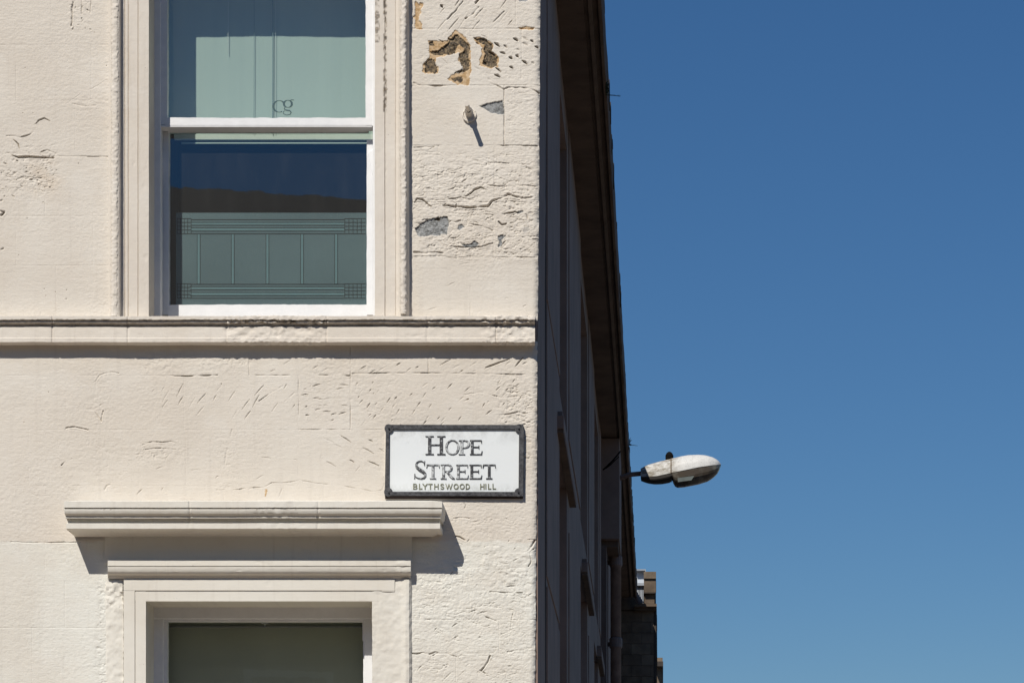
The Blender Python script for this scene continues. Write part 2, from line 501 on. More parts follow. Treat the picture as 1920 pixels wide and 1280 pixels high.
groove(k5([(690, 590), (740, 600), (820, 615), (900, 650)]), 1.4, 3, 1, .4, .5)
groove(k5([(840, 30), (980, 25), (1100, 40), (1240, 45)]), 1.2, 2.6, .8, .3, .2)
groove(k5([(180, 165), (300, 150), (430, 140)]), 1.2, 2.4, .8, .3)
groove(k5([(860, 235), (1010, 245), (1190, 235), (1290, 240), (1320, 225)]), 1.4, 3, 1, .4, .3)
groove([(12, 255), (25, 255), (38, 258), (57, 252), (65, 245)], 1.4, 2.8, .6, .3, .3)
groove([(22, 291), (33, 295), (50, 294), (75, 295), (101, 296)], 2.0, 8, .8, .3, .9, 0, False, .75)
groove([(84, 296), (100, 296)], 3.2, 6, .8, .1, .9)
groove([(101, 293), (118, 293), (215, 294)], 1.0, 1.8, .5, .2, .2)
groove([(66, 233), (73, 226), (83, 222), (94, 227)], 1.5, 4.4, .5, .3, .8, 0, False, .75)
groove([(25, 262), (34, 270), (36, 279)], 1.5, 4.4, .6, .3, .8, 0, False, .75)
groove([(77, 285), (88, 281), (100, 286), (112, 293)], 1.2, 2.4, .6, .3, .2)
groove([(65, 232), (65, 246)], 1.0, 1.6, .5, .3)
groove([(-5, 395), (8, 398), (2, 404)], 2.6, 5, 1.2, .3, .8)
groove([(-5, 380), (4, 376)], 2.2, 4, 1, .3, .4)
groove([(2, 468), (6, 466)], 2.0, 5, .3, .1, .8)
for px_, py_, r_ in ((51, 409, 1.9), (81, 379, 1.5), (124, 560, 1.9), (83, 541, 1.5), (86, 554, 1.2), (35, 478, 1.4), (147, 306, 1.6), (84, 351, 1.3), (200, 123, 1.8), (47, 127, 1.3), (43, 212, 1.3), (62, 212, 1.0),
                     (160, 53, 1.3), (45, 791, 1.6), (91, 734, 1.3), (415, 719, 1.6), (125, 543, 1.3), (104, 547, 1.2), (177, 61, 1.1), (39, 347, 1.2), (950, 290, 1.5), (812, 308, 1.6)):
    groove([(px_ - .5, py_), (px_ + .5, py_ + .6)], r_, 3.6, .2, .1, .9, 0, False, .75)
groove([(406, 918), (436, 918), (470, 914), (495, 913), (510, 904), (530, 905), (560, 901)], 1.1, 1.9, .8, .4, .3)
groove([(196, 918), (200, 910), (206, 908)], 1.9, 3.5, .5, .2, .6)
groove([(560, 899), (590, 905), (640, 910), (700, 921), (716, 918), (722, 905)], 1.0, 1.2, .7, .3, .3)
groove([(1005, 1012), (1001, 1020), (994, 1030)], 2.2, 6, 1, .2, .9)
groove([(1003, 1028), (996, 1034), (998, 1055), (993, 1062)], 1.4, 3, 1, .3, .5)
groove([(768, 1225), (781, 1225), (795, 1222)], 1.4, 3.5, .8, .3, .5)
groove([(805, 1226), (815, 1222), (821, 1223), (812, 1228)], 1.7, 4, .5, .3, .7)
groove([(919, 1229), (916, 1238), (912, 1245), (903, 1256)], 1.8, 5, .8, .5, .5)
groove([(900, 1256), (910, 1262)], 1.4, 3, .8, .4)
groove([(919, 1109), (946, 1111), (981, 1111)], 1.5, 3.6, 1, .4, .3)
groove([(854, 1005), (862, 1006), (872, 1012)], 1.6, 4, .6, .3, .6)
groove([(850, 972), (862, 970), (880, 971)], 1.2, 2.4, .6, .4)
groove([(911, 1156), (930, 1163), (931, 1164)], 1.4, 3.4, .8, .4, .3)
groove([(940, 1188), (955, 1184), (958, 1178), (962, 1150)], 1.3, 2.8, .8, .5, .2)
groove([(870, 943), (873, 947), (872, 952)], 1.2, 3, .3, .2, .6)
groove([(267, 834), (285, 828), (305, 829), (320, 827), (334, 832)], 1.2, 2.4, .7, .5)
groove([(270, 842), (295, 840), (330, 842)], 1.1, 2.0, .8, .5)
groove([(435, 805), (430, 830), (424, 850), (420, 880)], 1.7, 1.2, 2.0, .5, .12)
groove([(175, 768), (190, 790), (193, 770)], 1.3, 2.4, 1.2, .5)
groove([(124, 802), (140, 800), (165, 806)], 1.6, 2.2, 1.4, .6)
groove([(115, 872), (125, 862), (135, 860)], 1.3, 2.6, .8, .5, .2)
groove([(175, 720), (188, 702), (210, 697), (222, 700)], 1.3, 2, 1, .4)
groove([(870, 740), (900, 735), (940, 745), (975, 742)], 1.2, 2.4, 1, .4)
groove([(938, 778), (955, 776), (970, 772), (985, 774)], 1.6, 3.6, 1, .5, .3)
groove([(878, 748), (870, 752)], 1.3, 3, .5, .4, .3)
groove([(20, 1015), (60, 1017), (150, 1016)], 1.1, 2.0, 1.0, .4)
groove([(60, 926), (70, 930), (95, 929)], 1.2, 2.2, .8, .4)
groove([(130, 192), (150, 176), (175, 165), (200, 150)], .9, .9, 2, .5)
groove([(135, 195), (160, 200), (180, 198)], 1.1, 1.2, 1.4, .5)
groove([(154, 0), (153, 27)], 1.3, 2.2, 1.2, .3, .3)
groove([(171, 0), (169, 24)], 1.2, 2.4, .6, .3, .5)
groove([(136, 5), (134, 50)], 1.8, 2.6, 2.0, .4, .25)

rr = random.Random(11)
def marks(x0, y0, x1, y1, n, l0, l1, ang, w, dep, dk=0.0, jit=12, mn=9):
    pts = []; tries = 0
    while len(pts) < n and tries < n * 40:
        tries += 1
        x = rr.uniform(x0, x1); y = rr.uniform(y0, y1)
        if any(math.hypot(x - a, (y - b) * 1.3) < mn for a, b in pts):
            continue
        pts.append((x, y))
        a = math.radians(ang + rr.uniform(-jit, jit)); l = rr.uniform(l0 * .7, l1 * 1.15) / 2
        dx, dy = math.cos(a) * l, -math.sin(a) * l
        kk = rr.uniform(.2, 1.3)
        groove([(x - dx, y - dy), (x + dx * .1, y + dy * .1 - .6), (x + dx, y + dy)], w * rr.uniform(.8, 1.15), dep * kk, .35, .3, dk * kk, rr.randint(0, 99), False, 0.75)
marks(668, 712, 975, 800, 58, 5, 12, 48, 1.2, 2.2, .45)
marks(568, 714, 650, 795, 19, 8, 15, 8, 1.3, 2.6, .5, 12)
marks(285, 716, 560, 778, 20, 10, 26, 55, 1.2, 2.0, .25, 8, 13)
marks(610, 822, 716, 880, 9, 12, 22, -28, 1.4, 2.6, .5, 7, 17)
marks(885, 66, 1003, 150, 22, 8, 13, -30, 2.6, 5.2, .8, 10, 12)
marks(808, 0, 958, 52, 11, 14, 34, 50, 1.2, 2.4, .4, 8, 15)
marks(790, 70, 870, 150, 6, 10, 20, -40, 1.2, 2.0, .3, 8, 18)
marks(670, 677, 985, 697, 14, 9, 22, 28, 1.2, 2.2, .4, 8, 13)
marks(500, 676, 650, 697, 6, 8, 16, 25, 1.0, 1.6, .2, 8, 15)
groove([(910, 688), (925, 684), (955, 673)], 1.8, 4, .8, .3, .9, 0, False, .75)
groove([(966, 687), (981, 670)], 1.6, 4, .4, .3, .9, 0, False, .75)
groove([(485, 752), (505, 738), (532, 722)], 1.1, 2.4, .3, .3, .4)
groove([(535, 752), (552, 736)], 1.3, 2.6, .3, .3, .5)
groove([(838, 37), (855, 20), (868, 2)], 1.4, 3, .8, .3, .6)
groove([(873, 35), (885, 28), (897, 14)], 1.7, 3.6, .8, .3, .8)
groove([(925, 42), (945, 22)], 1.3, 3, .3, .3, .7)
groove([(826, 9), (830, 14)], 3.4, 6, .8, .2, .85, 0, False, .75)
groove([(892, 6), (897, 0)], 2.2, 5, .6, .2, .9, 0, False)
marks(776, 490, 1004, 585, 7, 8, 18, 15, 1.2, 1.4, 0, 10, 30)
marks(776, 285, 1004, 480, 26, 5, 13, 10, 1.5, 3.4, .5, 40, 13)
marks(776, 1085, 1000, 1280, 26, 6, 20, 15, 1.2, 2.4, .12, 40, 16)
marks(776, 945, 1000, 1080, 16, 5, 14, 20, 1.2, 2.2, .2, 40, 14)
marks(260, 850, 700, 925, 14, 6, 16, 30, 1.2, 1.8, .15, 40, 24)
marks(0, 300, 60, 370, 14, 4, 8, 20, 1.3, 2.6, .25, 50, 7)
marks(50, 310, 110, 360, 20, 2, 4, 20, 1.1, 2.0, .45, 50, 5)
marks(130, 2, 176, 60, 10, 3, 6, 20, 1.4, 2.6, .3, 50, 6)

def inpoly(x, y, poly):
    r = np.zeros(x.shape, bool); j = len(poly) - 1
    for i in range(len(poly)):
        xi, yi = poly[i]; xj, yj = poly[j]
        c = ((yi > y) != (yj > y)) & (x < (xj - xi) * (y - yi) / (yj - yi + 1e-9) + xi)
        r ^= c; j = i
    return r

def peel(poly, lay, dep, wob=3.0, seed=0, sc=8, inner=0.0):
    xs = [p[0] for p in poly]; ys = [p[1] for p in poly]
    s = win(min(xs) - 8, min(ys) - 8, max(xs) + 8, max(ys) + 8)
    if s is None:
        return
    wob *= 2.2
    x = GX[s] + wob * 2 * fbm(GX[s], GY[s], sc, o=5, seed=seed + 200); y = GY[s] + wob * 2 * fbm(GX[s], GY[s], sc, o=5, seed=seed + 300)
    m = inpoly(x, y, poly)
    lay[s] = np.where(m, 1.0, lay[s])
    if dep:
        Hm[s] -= np.where(m, dep + inner * fbm(GX[s], GY[s], 9, o=3, seed=seed + 400), 0)

k3 = lambda l: c4(l, 560, 0, 4.0)
# orange stone halo, then the sooty pits inside it
peel(k3([(868, 0), (900, 10), (930, 40), (912, 80), (905, 130), (920, 190), (935, 215), (870, 220)]), oran, 1.6, 2.2, 1)
peel(k3([(1640, 205), (1700, 200), (1760, 208), (1750, 225), (1660, 222)]), oran, 1.4, .8, 2)
peel(k3([(970, 310), (1050, 310), (1120, 300), (1140, 250), (1185, 230), (1240, 270), (1290, 330), (1295, 520), (1280, 560), (1275, 640), (1190, 640), (1105, 595), (1150, 560), (1240, 540), (1235, 490),
         (1200, 460), (1200, 390), (1170, 400), (1100, 415), (1030, 430), (1030, 470), (1050, 545), (935, 550), (935, 480), (975, 430), (975, 370)]), oran, 1.2, 1.8, 3)
peel(k3([(1305, 280), (1400, 285), (1460, 330), (1455, 390), (1500, 430), (1490, 505), (1440, 520), (1350, 490), (1375, 400), (1375, 350), (1320, 310)]), oran, 1.2, 1.8, 4)
peel(k3([(1130, 290), (1190, 260), (1280, 330), (1290, 370), (1270, 430), (1285, 500), (1275, 525), (1200, 555), (1175, 545), (1240, 520), (1210, 460), (1205, 410), (1250, 370), (1200, 330), (1170, 400), (1080, 410), (1010, 415), (985, 385), (1060, 370), (1120, 325)]), dirt, 2.6, 1.6, 5, 6, 4)
peel(k3([(945, 475), (990, 435), (1020, 450), (1045, 535), (1010, 550), (945, 540)]), dirt, 2.2, 1.6, 6, 6, 4)
peel(k3([(975, 318), (1010, 312), (1015, 345), (980, 345)]), dirt, 2.0, 1.0, 7)
peel(k3([(1310, 285), (1400, 290), (1455, 335), (1450, 390), (1490, 430), (1490, 490), (1440, 512), (1380, 480), (1400, 400), (1380, 370), (1400, 340), (1330, 305)]), dirt, 2.4, 1.4, 8, 6, 4)
peel(k3([(1140, 590), (1200, 575), (1240, 590), (1210, 620), (1165, 615)]), dirt, .8, 2.5, 9)
peel([(899, 199), (920, 193), (943, 188), (945, 215), (925, 213)], grey, 2.4, .9, 10)
peel(k5([(190, 640), (230, 590), (300, 550), (410, 525), (495, 520), (500, 610), (480, 690), (440, 680), (400, 695), (260, 705), (215, 710)]), grey, 2.8, 1.4, 11, 8, 2)
peel(k5([(415, 560), (360, 550), (405, 520), (420, 545)]), dirt, 1.6, .4, 12)
peel(k5([(590, 600), (615, 590), (645, 615), (600, 648), (582, 640)]), grey, 1.3, .8, 13)
peel(k5([(610, 770), (660, 775), (700, 780), (740, 745), (775, 760), (760, 795), (710, 815), (640, 805)]), grey, 1.8, 1.2, 14)
peel(k5([(955, 705), (985, 690), (1025, 705), (985, 740), (990, 790), (950, 805), (965, 750)]), grey, 2.0, 1.0, 15)
peel(k5([(1120, 480), (1180, 462), (1185, 480), (1140, 495)]), grey, 1.6, .8, 16)
peel(k5([(1190, 620), (1240, 610), (1245, 650), (1200, 680), (1180, 660)]), grey, .6, 1.0, 17)
grey[win(970, 420, 996, 440)] *= .4
peel([(969, -4), (990, -4), (985, 3), (972, 3)], grey, 1.6, .8, 18)
peel([(497, 917), (501, 916), (501, 924), (497, 932)], oran, 0, .8, 19)

# worn rusty tint below the left crack
tz = zone(50, 300, 112, 365, 40) * np.clip(.4 + 2 * fbm(GX, GY, 20, o=3, seed=77), 0, 1)
oran = np.maximum(oran, 0.28 * tz)

# slight bulges and the rounded arris at the corner
edge = np.clip((GX - 996) / 12, 0, 1)
Hm -= 5 * edge ** 2.6 * (0.8 + 1.2 * fbm(GY, GX, 9, o=4, seed=31))
# paint build-up rising to the outer mouldings of the upper window
Hm += 3 * np.exp(-((GX - 216) / 9) ** 2) * (GY < 598)

def corner_x(y):
    return 1013.0 - 10.0 * y / 1280.0 + 2.2 * float(fbm(np.array([y * 1.0]), np.array([0.0]), 40, o=3, seed=33)[0])
cxs = 1013.0 - 10.0 * gy / 1280.0 + 2.2 * fbm(gy, 0 * gy, 40, o=3, seed=33) + 1.2 * fbm(gy, 0 * gy, 7, o=2, seed=35)
GXw = GX + (cxs - 1008.0)[:, None] * np.clip((GX - 930) / 78, 0, 1) ** 2

def grid_mesh(name, P, mat, parent, mark=None, smooth=True):
    h, w, _ = P.shape
    me = bpy.data.meshes.new(name)
    nv = h * w; nf = (h - 1) * (w - 1)
    idx = np.arange(nv).reshape(h, w)
    q = np.stack([idx[1:, :-1], idx[1:, 1:], idx[:-1, 1:], idx[:-1, :-1]], -1).reshape(-1, 4)
    me.vertices.add(nv); me.vertices.foreach_set('co', P.reshape(-1).astype(np.float32))
    me.loops.add(nf * 4); me.loops.foreach_set('vertex_index', q.reshape(-1).astype(np.int32))
    me.polygons.add(nf); me.polygons.foreach_set('loop_start', np.arange(0, nf * 4, 4, dtype=np.int32))
    me.polygons.foreach_set('loop_total', np.full(nf, 4, np.int32))
    me.update(calc_edges=True)
    if smooth:
        me.polygons.foreach_set('use_smooth', np.ones(nf, bool))
    if mark is not None:
        a = me.attributes.new('mark', 'FLOAT_COLOR', 'POINT')
        c = np.concatenate([mark.reshape(-1, 3), np.ones((nv, 1))], 1)
        a.data.foreach_set('color', c.reshape(-1).astype(np.float32))
    return link(name, me, mat, parent)

def Wn(x, y, d):
    k = (1 - d / F) / S
    return np.stack([(x - VX) * k, -d / S + 0 * x, EYE + (VY - y) * k], -1)

# ------------------------------------------------------------------ the corner building
bld = thing('corner_building', 'cream painted stone corner building with sash windows and a grey side wall', 'building')
MK = np.stack([grey, oran, dirt], -1)
def stone(xa, xb, ya, yb):
    a = int(round((xa - X0) / ST)); b = int(round((xb - X0) / ST)); c = int(round((ya - Y0) / ST)); d = int(round((yb - Y0) / ST))
    s = (slice(c, d + 1), slice(a, b + 1))
    # true wall plane: pixel position is that of d = 0, relief pushes straight out
    P = np.stack([(GXw[s] - VX) / S, -Hm[s] / S, EYE + (VY - GY[s]) / S], -1)
    return grid_mesh('stone_block', P, M['wall'], bld, MK[s])
def course(rows, xa, xb):
    for ya, yb, js in rows:
        e = [xa] + [q for q in js if xa < q < xb] + [xb]
        for p, q in zip(e, e[1:]):
            stone(p, q, ya, yb)
course(LEFT, -21, 222)
course(PIER, 757.5, 1008)
course(BAND, -21, 1008)
course(LOWL, -21, 234)
course(LOWR, 739.5, 1008)

# the rest of the front, outside the picture, and the mass of the building behind the facing
def plane_x(px): return (px - VX) / S
def plane_z(py): return EYE + (VY - py) / S
mb = MB()
XL = -2600
def wb(x0, x1, y0, y1, ya=0.035, yb=0.45):
    mb.box(plane_x(x0), plane_x(x1), ya, yb, plane_z(y1), plane_z(y0))
wb(XL, 275, -420, 600); wb(707, 1000, -420, 600); wb(275, 707, -420, -122)
wb(XL, 1000, 600, 1121); wb(XL, 270, 1121, 2344); wb(702, 1000, 1121, 2344); wb(270, 702, 1960, 2344)
core = mb.build('wall_core', M['wall'], bld)
mb = MB()
def wf(x0, x1, y0, y1): mb.box(plane_x(x0), plane_x(x1), 0.0, 0.034, plane_z(y1), plane_z(y0))
wf(XL, -21.6, -420, 2344); wf(-21.4, 222, -420, -21.6); wf(757, 1008, -420, -21.6)
wf(-21.4, 234, 1302.6, 2344); wf(740, 1003, 1302.6, 2344); wf(234.2, 739.6, 1965, 2344); wf(222.2, 756.8, -420, -170)
mb.build('wall_facing', M['wall'], bld)

def sweep(name, prof, t0, t1, step, mat, parent, axis='x', amp=0.25, sc=9, rz=None, res=2.0, seed=0, ends=None, wob=0.0, dirt_shade=None, jn=()):
    """moulding: profile points (coord, d) in apparent pixels, run along x or y"""
    pts = []
    for (a, b), (c, e) in zip(prof, prof[1:]):
        n = max(1, int(math.hypot(c - a, e - b) / res))
        for i in range(n):
            pts.append((a + (c - a) * i / n, b + (e - b) * i / n))
    pts.append(prof[-1]); pts = np.array(pts)
    n = max(2, int(abs(t1 - t0) / step)); t = np.linspace(t0, t1, n)
    if ends is not None:        # mitred ends: t range shrinks with lower projection
        e0, e1 = ends
        tt = np.array([[t0 + e0 * (1 - p[1] / max(prof, key=lambda q: q[1])[1]) + (t1 - t0 - (e0 + e1) * (1 - p[1] / max(prof, key=lambda q: q[1])[1])) * u for p in pts] for u in np.linspace(0, 1, n)])
    else:
        tt = np.repeat(t[:, None], len(pts), 1)
    cc = np.repeat(pts[None, :, 0], n, 0); dd = np.repeat(pts[None, :, 1], n, 0)
    R = amp * np.ones_like(tt)
    if rz:
        for a, b, s in rz:
            R = np.maximum(R, s * np.clip((tt - a) / 14 + .5, 0, 1) * np.clip((b - tt) / 14 + .5, 0, 1))
    arc = np.concatenate([[0], np.cumsum(np.hypot(*np.diff(pts, axis=0).T))])[None, :] + 0 * tt
    nz = fbm(tt, arc + 300, sc, o=4, seed=seed) * 2; nz2 = fbm(tt + 500, arc, sc * .6, o=3, seed=seed + 5) * 2
    dd = dd + R * nz; cc = cc + R * nz2 * .8 + wob * fbm(tt, 0 * tt, 60, o=3, seed=seed + 9) * 2
    chip = np.clip((fbm(tt + 90, arc, 22, 10, o=4, seed=seed + 15) - .24) * 9, 0, 1)
    dd = dd - 0.6 * chip
    for q in jn:
        dd = dd - 1.6 * np.exp(-((tt - q) / 1.4) ** 2)
    P = Wn(tt, cc, dd) if axis == 'x' else Wn(cc, tt, dd)
    if axis == 'x':
        P = P.transpose(1, 0, 2)
    # back-face safe: orientation is irrelevant for the paint shader
    mk = None
    if dirt_shade:
        dm = np.zeros(tt.shape)
        for c0, c1, lo, hi, s in dirt_shade:      # coord range, t range, strength
            dm = np.maximum(dm, s * ((cc > c0) & (cc < c1) & (tt > lo) & (tt < hi)) * np.clip(1.0 + 5 * fbm(tt, arc, 6, o=3, seed=seed + 31) - .6, 0, 1))
        mk = np.stack([0 * dm, 0 * dm, dm], -1)
        if axis == 'x':
            mk = mk.transpose(1, 0, 2)
    o_ = grid_mesh(name, P, mat, parent, mk)
    o_.data.set_sharp_from_angle(angle=math.radians(28))
    return o_

# string course that doubles as the upper window's sill
sc_prof = [(593, 0), (592.5, 30), (599, 30), (600.5, 24), (602, 26), (604.5, 26), (606, 21), (611, 16), (613, 20), (633, 20.5), (634, 22), (641, 22), (642, 20), (646.5, 14), (647, 0), (649, -3)]
sweep('string_course', sc_prof, -21, 1003, 2.2, M['trim'], bld, 'x', .35, 10, [(420, 610, 2.6), (905, 1003, 3.2), (770, 850, 1.0)], 1.8, 3, None, .5,
      [(598.5, 601.5, 0, 1003, .8), (598.5, 606, 420, 610, .9), (604, 612, -21, 1003, .30)], (98, 240, 424, 612, 801, 930))  # grime in the grooves; the lowest band paints the shadow under the bead
mb = MB()
for p, q in zip(sc_prof, sc_prof[1:]):
    pass
n = len(sc_prof)
ev = [W(1003, p[0], p[1]) for p in sc_prof] + [W(1003, 593, -6), W(1003, 649, -6)]
mesh_obj('string_course_end', ev[:n] + [ev[n + 1], ev[n]], [tuple(range(n + 2))], M['side'], bld)
mb.box(plane_x(XL), plane_x(-21.5), -0.06, 0.0, plane_z(648), plane_z(595)); mb.build('string_course_run', M['trim'], bld)

# upper window architrave
UY0, UY1 = -150, 594
aL = [(203, 0), (206, 4), (211, 11), (217, 16), (222, 17), (225, 14), (226.5, 4), (233, 3.5), (234.5, 1.2), (236, 4), (239.5, 4), (241, 2), (242, 5), (258, 5), (259, 3), (260.5, 7), (279, 7), (279.6, 0), (290, -56)]
sweep('architrave', aL, UY0, UY1, 2.4, M['trim'], bld, 'y', .25, 8, None, 1.6, 41, None, .4)
aR = [(703, -20), (703, 7), (721, 7), (722.2, 4), (723, 5), (741, 5), (742, 3.5), (747, 4), (750, 10), (754, 15), (760, 17), (764, 14), (766, 6), (768, 0), (769, -2)]
sweep('architrave', aR, UY0, UY1, 2.4, M['trim'], bld, 'y', .3, 8, None, 1.6, 43, None, .5, [(718, 726, -20, 210, .8), (703, 712, -20, 80, .7)])
mb = MB()
# rough paint-laden outer rolls, as separate crusted lengths
def crust(x0, x1, d, y0, y1, seed, amp, mat, name='backband'):
    c = (x0 + x1) / 2; r = (x1 - x0) / 2
    pr = [(c + r * math.copysign(abs(math.cos(a)) ** .7, math.cos(a)), d * math.sin(a) ** .55) for a in np.linspace(math.pi, 0, 16)]
    return sweep(name, pr, y0, y1, 1.5, mat, bld, 'y', amp * .72, 5, None, 1.2, seed, None, 1.5)
crust(208, 224, 19, UY0, 592, 51, 2.0, M['trim'])
crust(750, 764, 23, UY0, 588, 53, 2.2, M['trim'])

# ------------------------------------------------------------------ upper sash window
uw = MB()
uw.pbox(288, 301, -160, 592, -54, 20); uw.pbox(699, 712, -160, 592, -54, 20)
uw.pbox(280, 716, -150, -118, -52, 30)
upper = uw.build('sash_window', M['white'], bld, bevel=0.003)
upper['label'] = 'upper white sash window above the string course'
def rough_edge(name, x0, x1, y0, y1, d, t, parent, seed, mat=M['white'], amp=1.1, side='top'):
    """sash rail or stile with a ragged, overpainted edge along the putty line"""
    if side in ('top', 'bottom'):
        n = max(3, int((x1 - x0) / 3)); u = np.linspace(x0, x1, n)
    else:
        n = max(3, int((y1 - y0) / 3)); u = np.linspace(y0, y1, n)
    w = amp * 2 * fbm(u, 0 * u, 16, o=4, seed=seed)
    m = MB(); pf = []; a = []; b = []
    for i in range(n):
        if side == 'top': a.append((u[i], y0 + w[i])); b.append((u[i], y1))
        elif side == 'bottom': a.append((u[i], y0)); b.append((u[i], y1 + w[i]))
        elif side == 'left': a.append((x0 + w[i], u[i])); b.append((x1, u[i]))
        else: a.append((x0, u[i])); b.append((x1 + w[i], u[i]))
    def q(p, off):
        X, Y, Z = W(p[0], p[1], d); return (X, Y + off / S, Z)
    v = [q(p, 0) for p in a] + [q(p, 0) for p in b] + [q(p, t) for p in a] + [q(p, t) for p in b]
    f = []
    for i in range(n - 1):
        f += [(i, i + 1, n + i + 1, n + i), (2 * n + i, 3 * n + i, 3 * n + i + 1, 2 * n + i + 1), (i, 2 * n + i, 2 * n + i + 1, i + 1), (n + i, n + i + 1, 3 * n + i + 1, 3 * n + i)]
    f += [(0, n, 3 * n, 2 * n), (n - 1, 3 * n - 1, 4 * n - 1, 2 * n - 1)]
    return mesh_obj(name, v, f, mat, parent)
# top sash
rough_edge('stile', 299, 313.5, -130, 234, -58, 16, upper, 5, side='right', amp=.5)
rough_edge('stile', 685.5, 699.5, -130, 236, -57, 16, upper, 6, side='left', amp=.7)
rough_edge('rail', 310, 697, 221, 235, -56.5, 24, upper, 7, amp=1.2)
mr = MB(); mr.pbox(295, 697, 235.2, 238, -57, 24); mr.build('meeting_rail', M['white'], upper)
# bottom sash
rough_edge('stile', 303, 316.5, 244, 590, -84, 16, upper, 8, side='right', amp=.6)
rough_edge('stile', 687.5, 702, 262, 590, -80, 16, upper, 9, side='left', amp=.5)
hn = MB()
hn.prism([W(x, y, -72)[::2] for x, y in [(690, 288), (694, 283), (699, 280), (702, 281), (702, 330), (698, 326), (696, 318)]], 72 / S, 80 / S)
hn.build('sash_horn', M['white'], upper, bevel=.002)
hn = MB()
hn.prism([W(x, y, -72)[::2] for x, y in [(293, 282), (300, 284), (303, 300), (301, 315), (295, 335), (293, 330)]], 72 / S, 84 / S)
hn.build('sash_horn', M['white'], upper, bevel=.002)
rough_edge('rail', 315, 692, 571, 594, -83, 18, upper, 10, amp=1.0)
tr = MB(); tr.pbox(316, 690, 236, 246, -84, 14); tr.build('rail', M['white'], upper)
pn = MB(); a = W(305, 240, -66); b = W(695, -140, -66)
pn.quad((a[0], a[1], a[2]), (b[0], a[1], a[2]), (b[0], a[1], b[2]), (a[0], a[1], b[2]))
pn.build('pane', M['glass'], upper)
pn = MB(); a = W(310, 580, -91); b = W(695, 240, -91)
pn.quad((a[0], a[1], a[2]), (b[0], a[1], a[2]), (b[0], a[1], b[2]), (a[0], a[1], b[2]))
pn.build('pane', M['glass'], upper)

# privacy film with a leaded pattern on the bottom pane
m, nt, b_ = base_mat('frosted_film', (0.075, 0.125, 0.135), 0.6, 0.3)
f_ = ramp(nt, noise(nt, 1.0, 3, 0.5, scaled_pos(nt, (1.2, 1, 3))), 0.35, 0.7)
nt.links.new(mixc(nt, f_, (0.085, 0.130, 0.145), (0.11, 0.165, 0.18)), b_.inputs['Base Color'])
M['film'] = m
M['filmline'] = simple('film_line', (0.010, 0.016, 0.018), 0.6, 0.1, 10, 0)
M['filmband'] = simple('film_band', (0.13, 0.22, 0.24), 0.6, 0.1, 5, 0)
DF = -93.5
fm = MB(); fm.pbox(330, 688, 399, 572, DF, 1.2); fm.build('privacy_film', M['film'], upper)
k4 = 1 / 2.909
def f4(x, y): return 280 + x * k4, 200 + y * k4
ln = MB(); bd = MB()
def hline(x0, x1, y, w=1.6):
    ln.pbox(x0, x1, y - w * .5, y + w * .5, DF + .55, .4)
def vline(x, y0, y1, w=1.4):
    ln.pbox(x - w * .5, x + w * .5, y0, y1, DF + .62, .4)
for yy in (616, 631, 646, 661, 678, 693): hline(f4(230, 0)[0], f4(1063, 0)[0], f4(0, yy)[1], 1.1)
for yy in (968, 982, 997, 1013, 1029, 1044): hline(f4(222, 0)[0], f4(1063, 0)[0], f4(0, yy)[1], 1.1)
for y0_, y1_ in ((610, 693), (965, 1044)):
    for xa, xb in ((150, 226), (1064, 1180)):
        n_ = 5
        for i in range(n_):
            vline(f4(xa + (min(xb, xa + 90) - xa) * i / (n_ - 1) + 2, 0)[0], f4(0, y0_)[1], f4(0, y1_)[1], .9)
            hline(f4(xa, 0)[0], f4(xb, 0)[0], f4(0, y0_ + (y1_ - y0_) * i / (n_ - 1))[1], .9)
for xx in (261, 447, 636, 825, 1011):
    bx = f4(xx, 0)[0]
    bd.pbox(bx, bx + 5.2, f4(0, 696)[1], f4(0, 965)[1], DF + .35, .3)
    vline(bx, f4(0, 696)[1], f4(0, 965)[1], .9); vline(bx + 5.4, f4(0, 696)[1], f4(0, 965)[1], .9)
bd.pbox(f4(230, 0)[0], f4(1063, 0)[0], f4(0, 633)[1], f4(0, 645)[1], DF + .35, .3)
bd.pbox(f4(230, 0)[0], f4(1063, 0)[0], f4(0, 663)[1], f4(0, 677)[1], DF + .35, .3)
bd.pbox(f4(222, 0)[0], f4(1063, 0)[0], f4(0, 984)[1], f4(0, 996)[1], DF + .35, .3)
bd.pbox(f4(222, 0)[0], f4(1063, 0)[0], f4(0, 1014)[1], f4(0, 1028)[1], DF + .35, .3)
ln.build('film_line', M['filmline'], upper); bd.build('film_band', M['filmband'], upper)

# letters "cg" stuck on the top pane
def ribbon(mb_, pts, ws, tr_, y0, y1):
    """broad-pen stroke: centre points with widths, mapped by tr_ to x,z"""
    P = [Vector(p) for p in pts]; n = len(P); Lf = []; Rt = []
    for i in range(n):
        t = (P[min(i + 1, n - 1)] - P[max(i - 1, 0)])
        t = t.normalized() if t.length else Vector((1, 0)); nrm = Vector((-t.y, t.x))
        w = (ws[i] if isinstance(ws, (list, tuple)) else ws) / 2
        Lf.append(P[i] + nrm * w); Rt.append(P[i] - nrm * w)
    for i in range(n - 1):
        q = [tr_(*Rt[i]), tr_(*Rt[i + 1]), tr_(*Lf[i + 1]), tr_(*Lf[i])]
        mb_.hexa([(x, y0, z) for x, z in q] + [(x, y1, z) for x, z in q])
def arc(cx, cy, rx, ry, a0, a1, n=16, thin=3, thick=9, ph=0):
    pts = []; ws = []
    for i in range(n + 1):
        a = math.radians(a0 + (a1 - a0) * i / n)
        pts.append((cx + rx * math.cos(a), cy + ry * math.sin(a)))
        ws.append(thin + (thick - thin) * abs(math.cos(a + math.radians(ph))) ** 1.6)
    return pts, ws
M['vinyl'] = simple('vinyl_letter', (0.05, 0.10, 0.11), 0.5, 0.1, 10, 0)
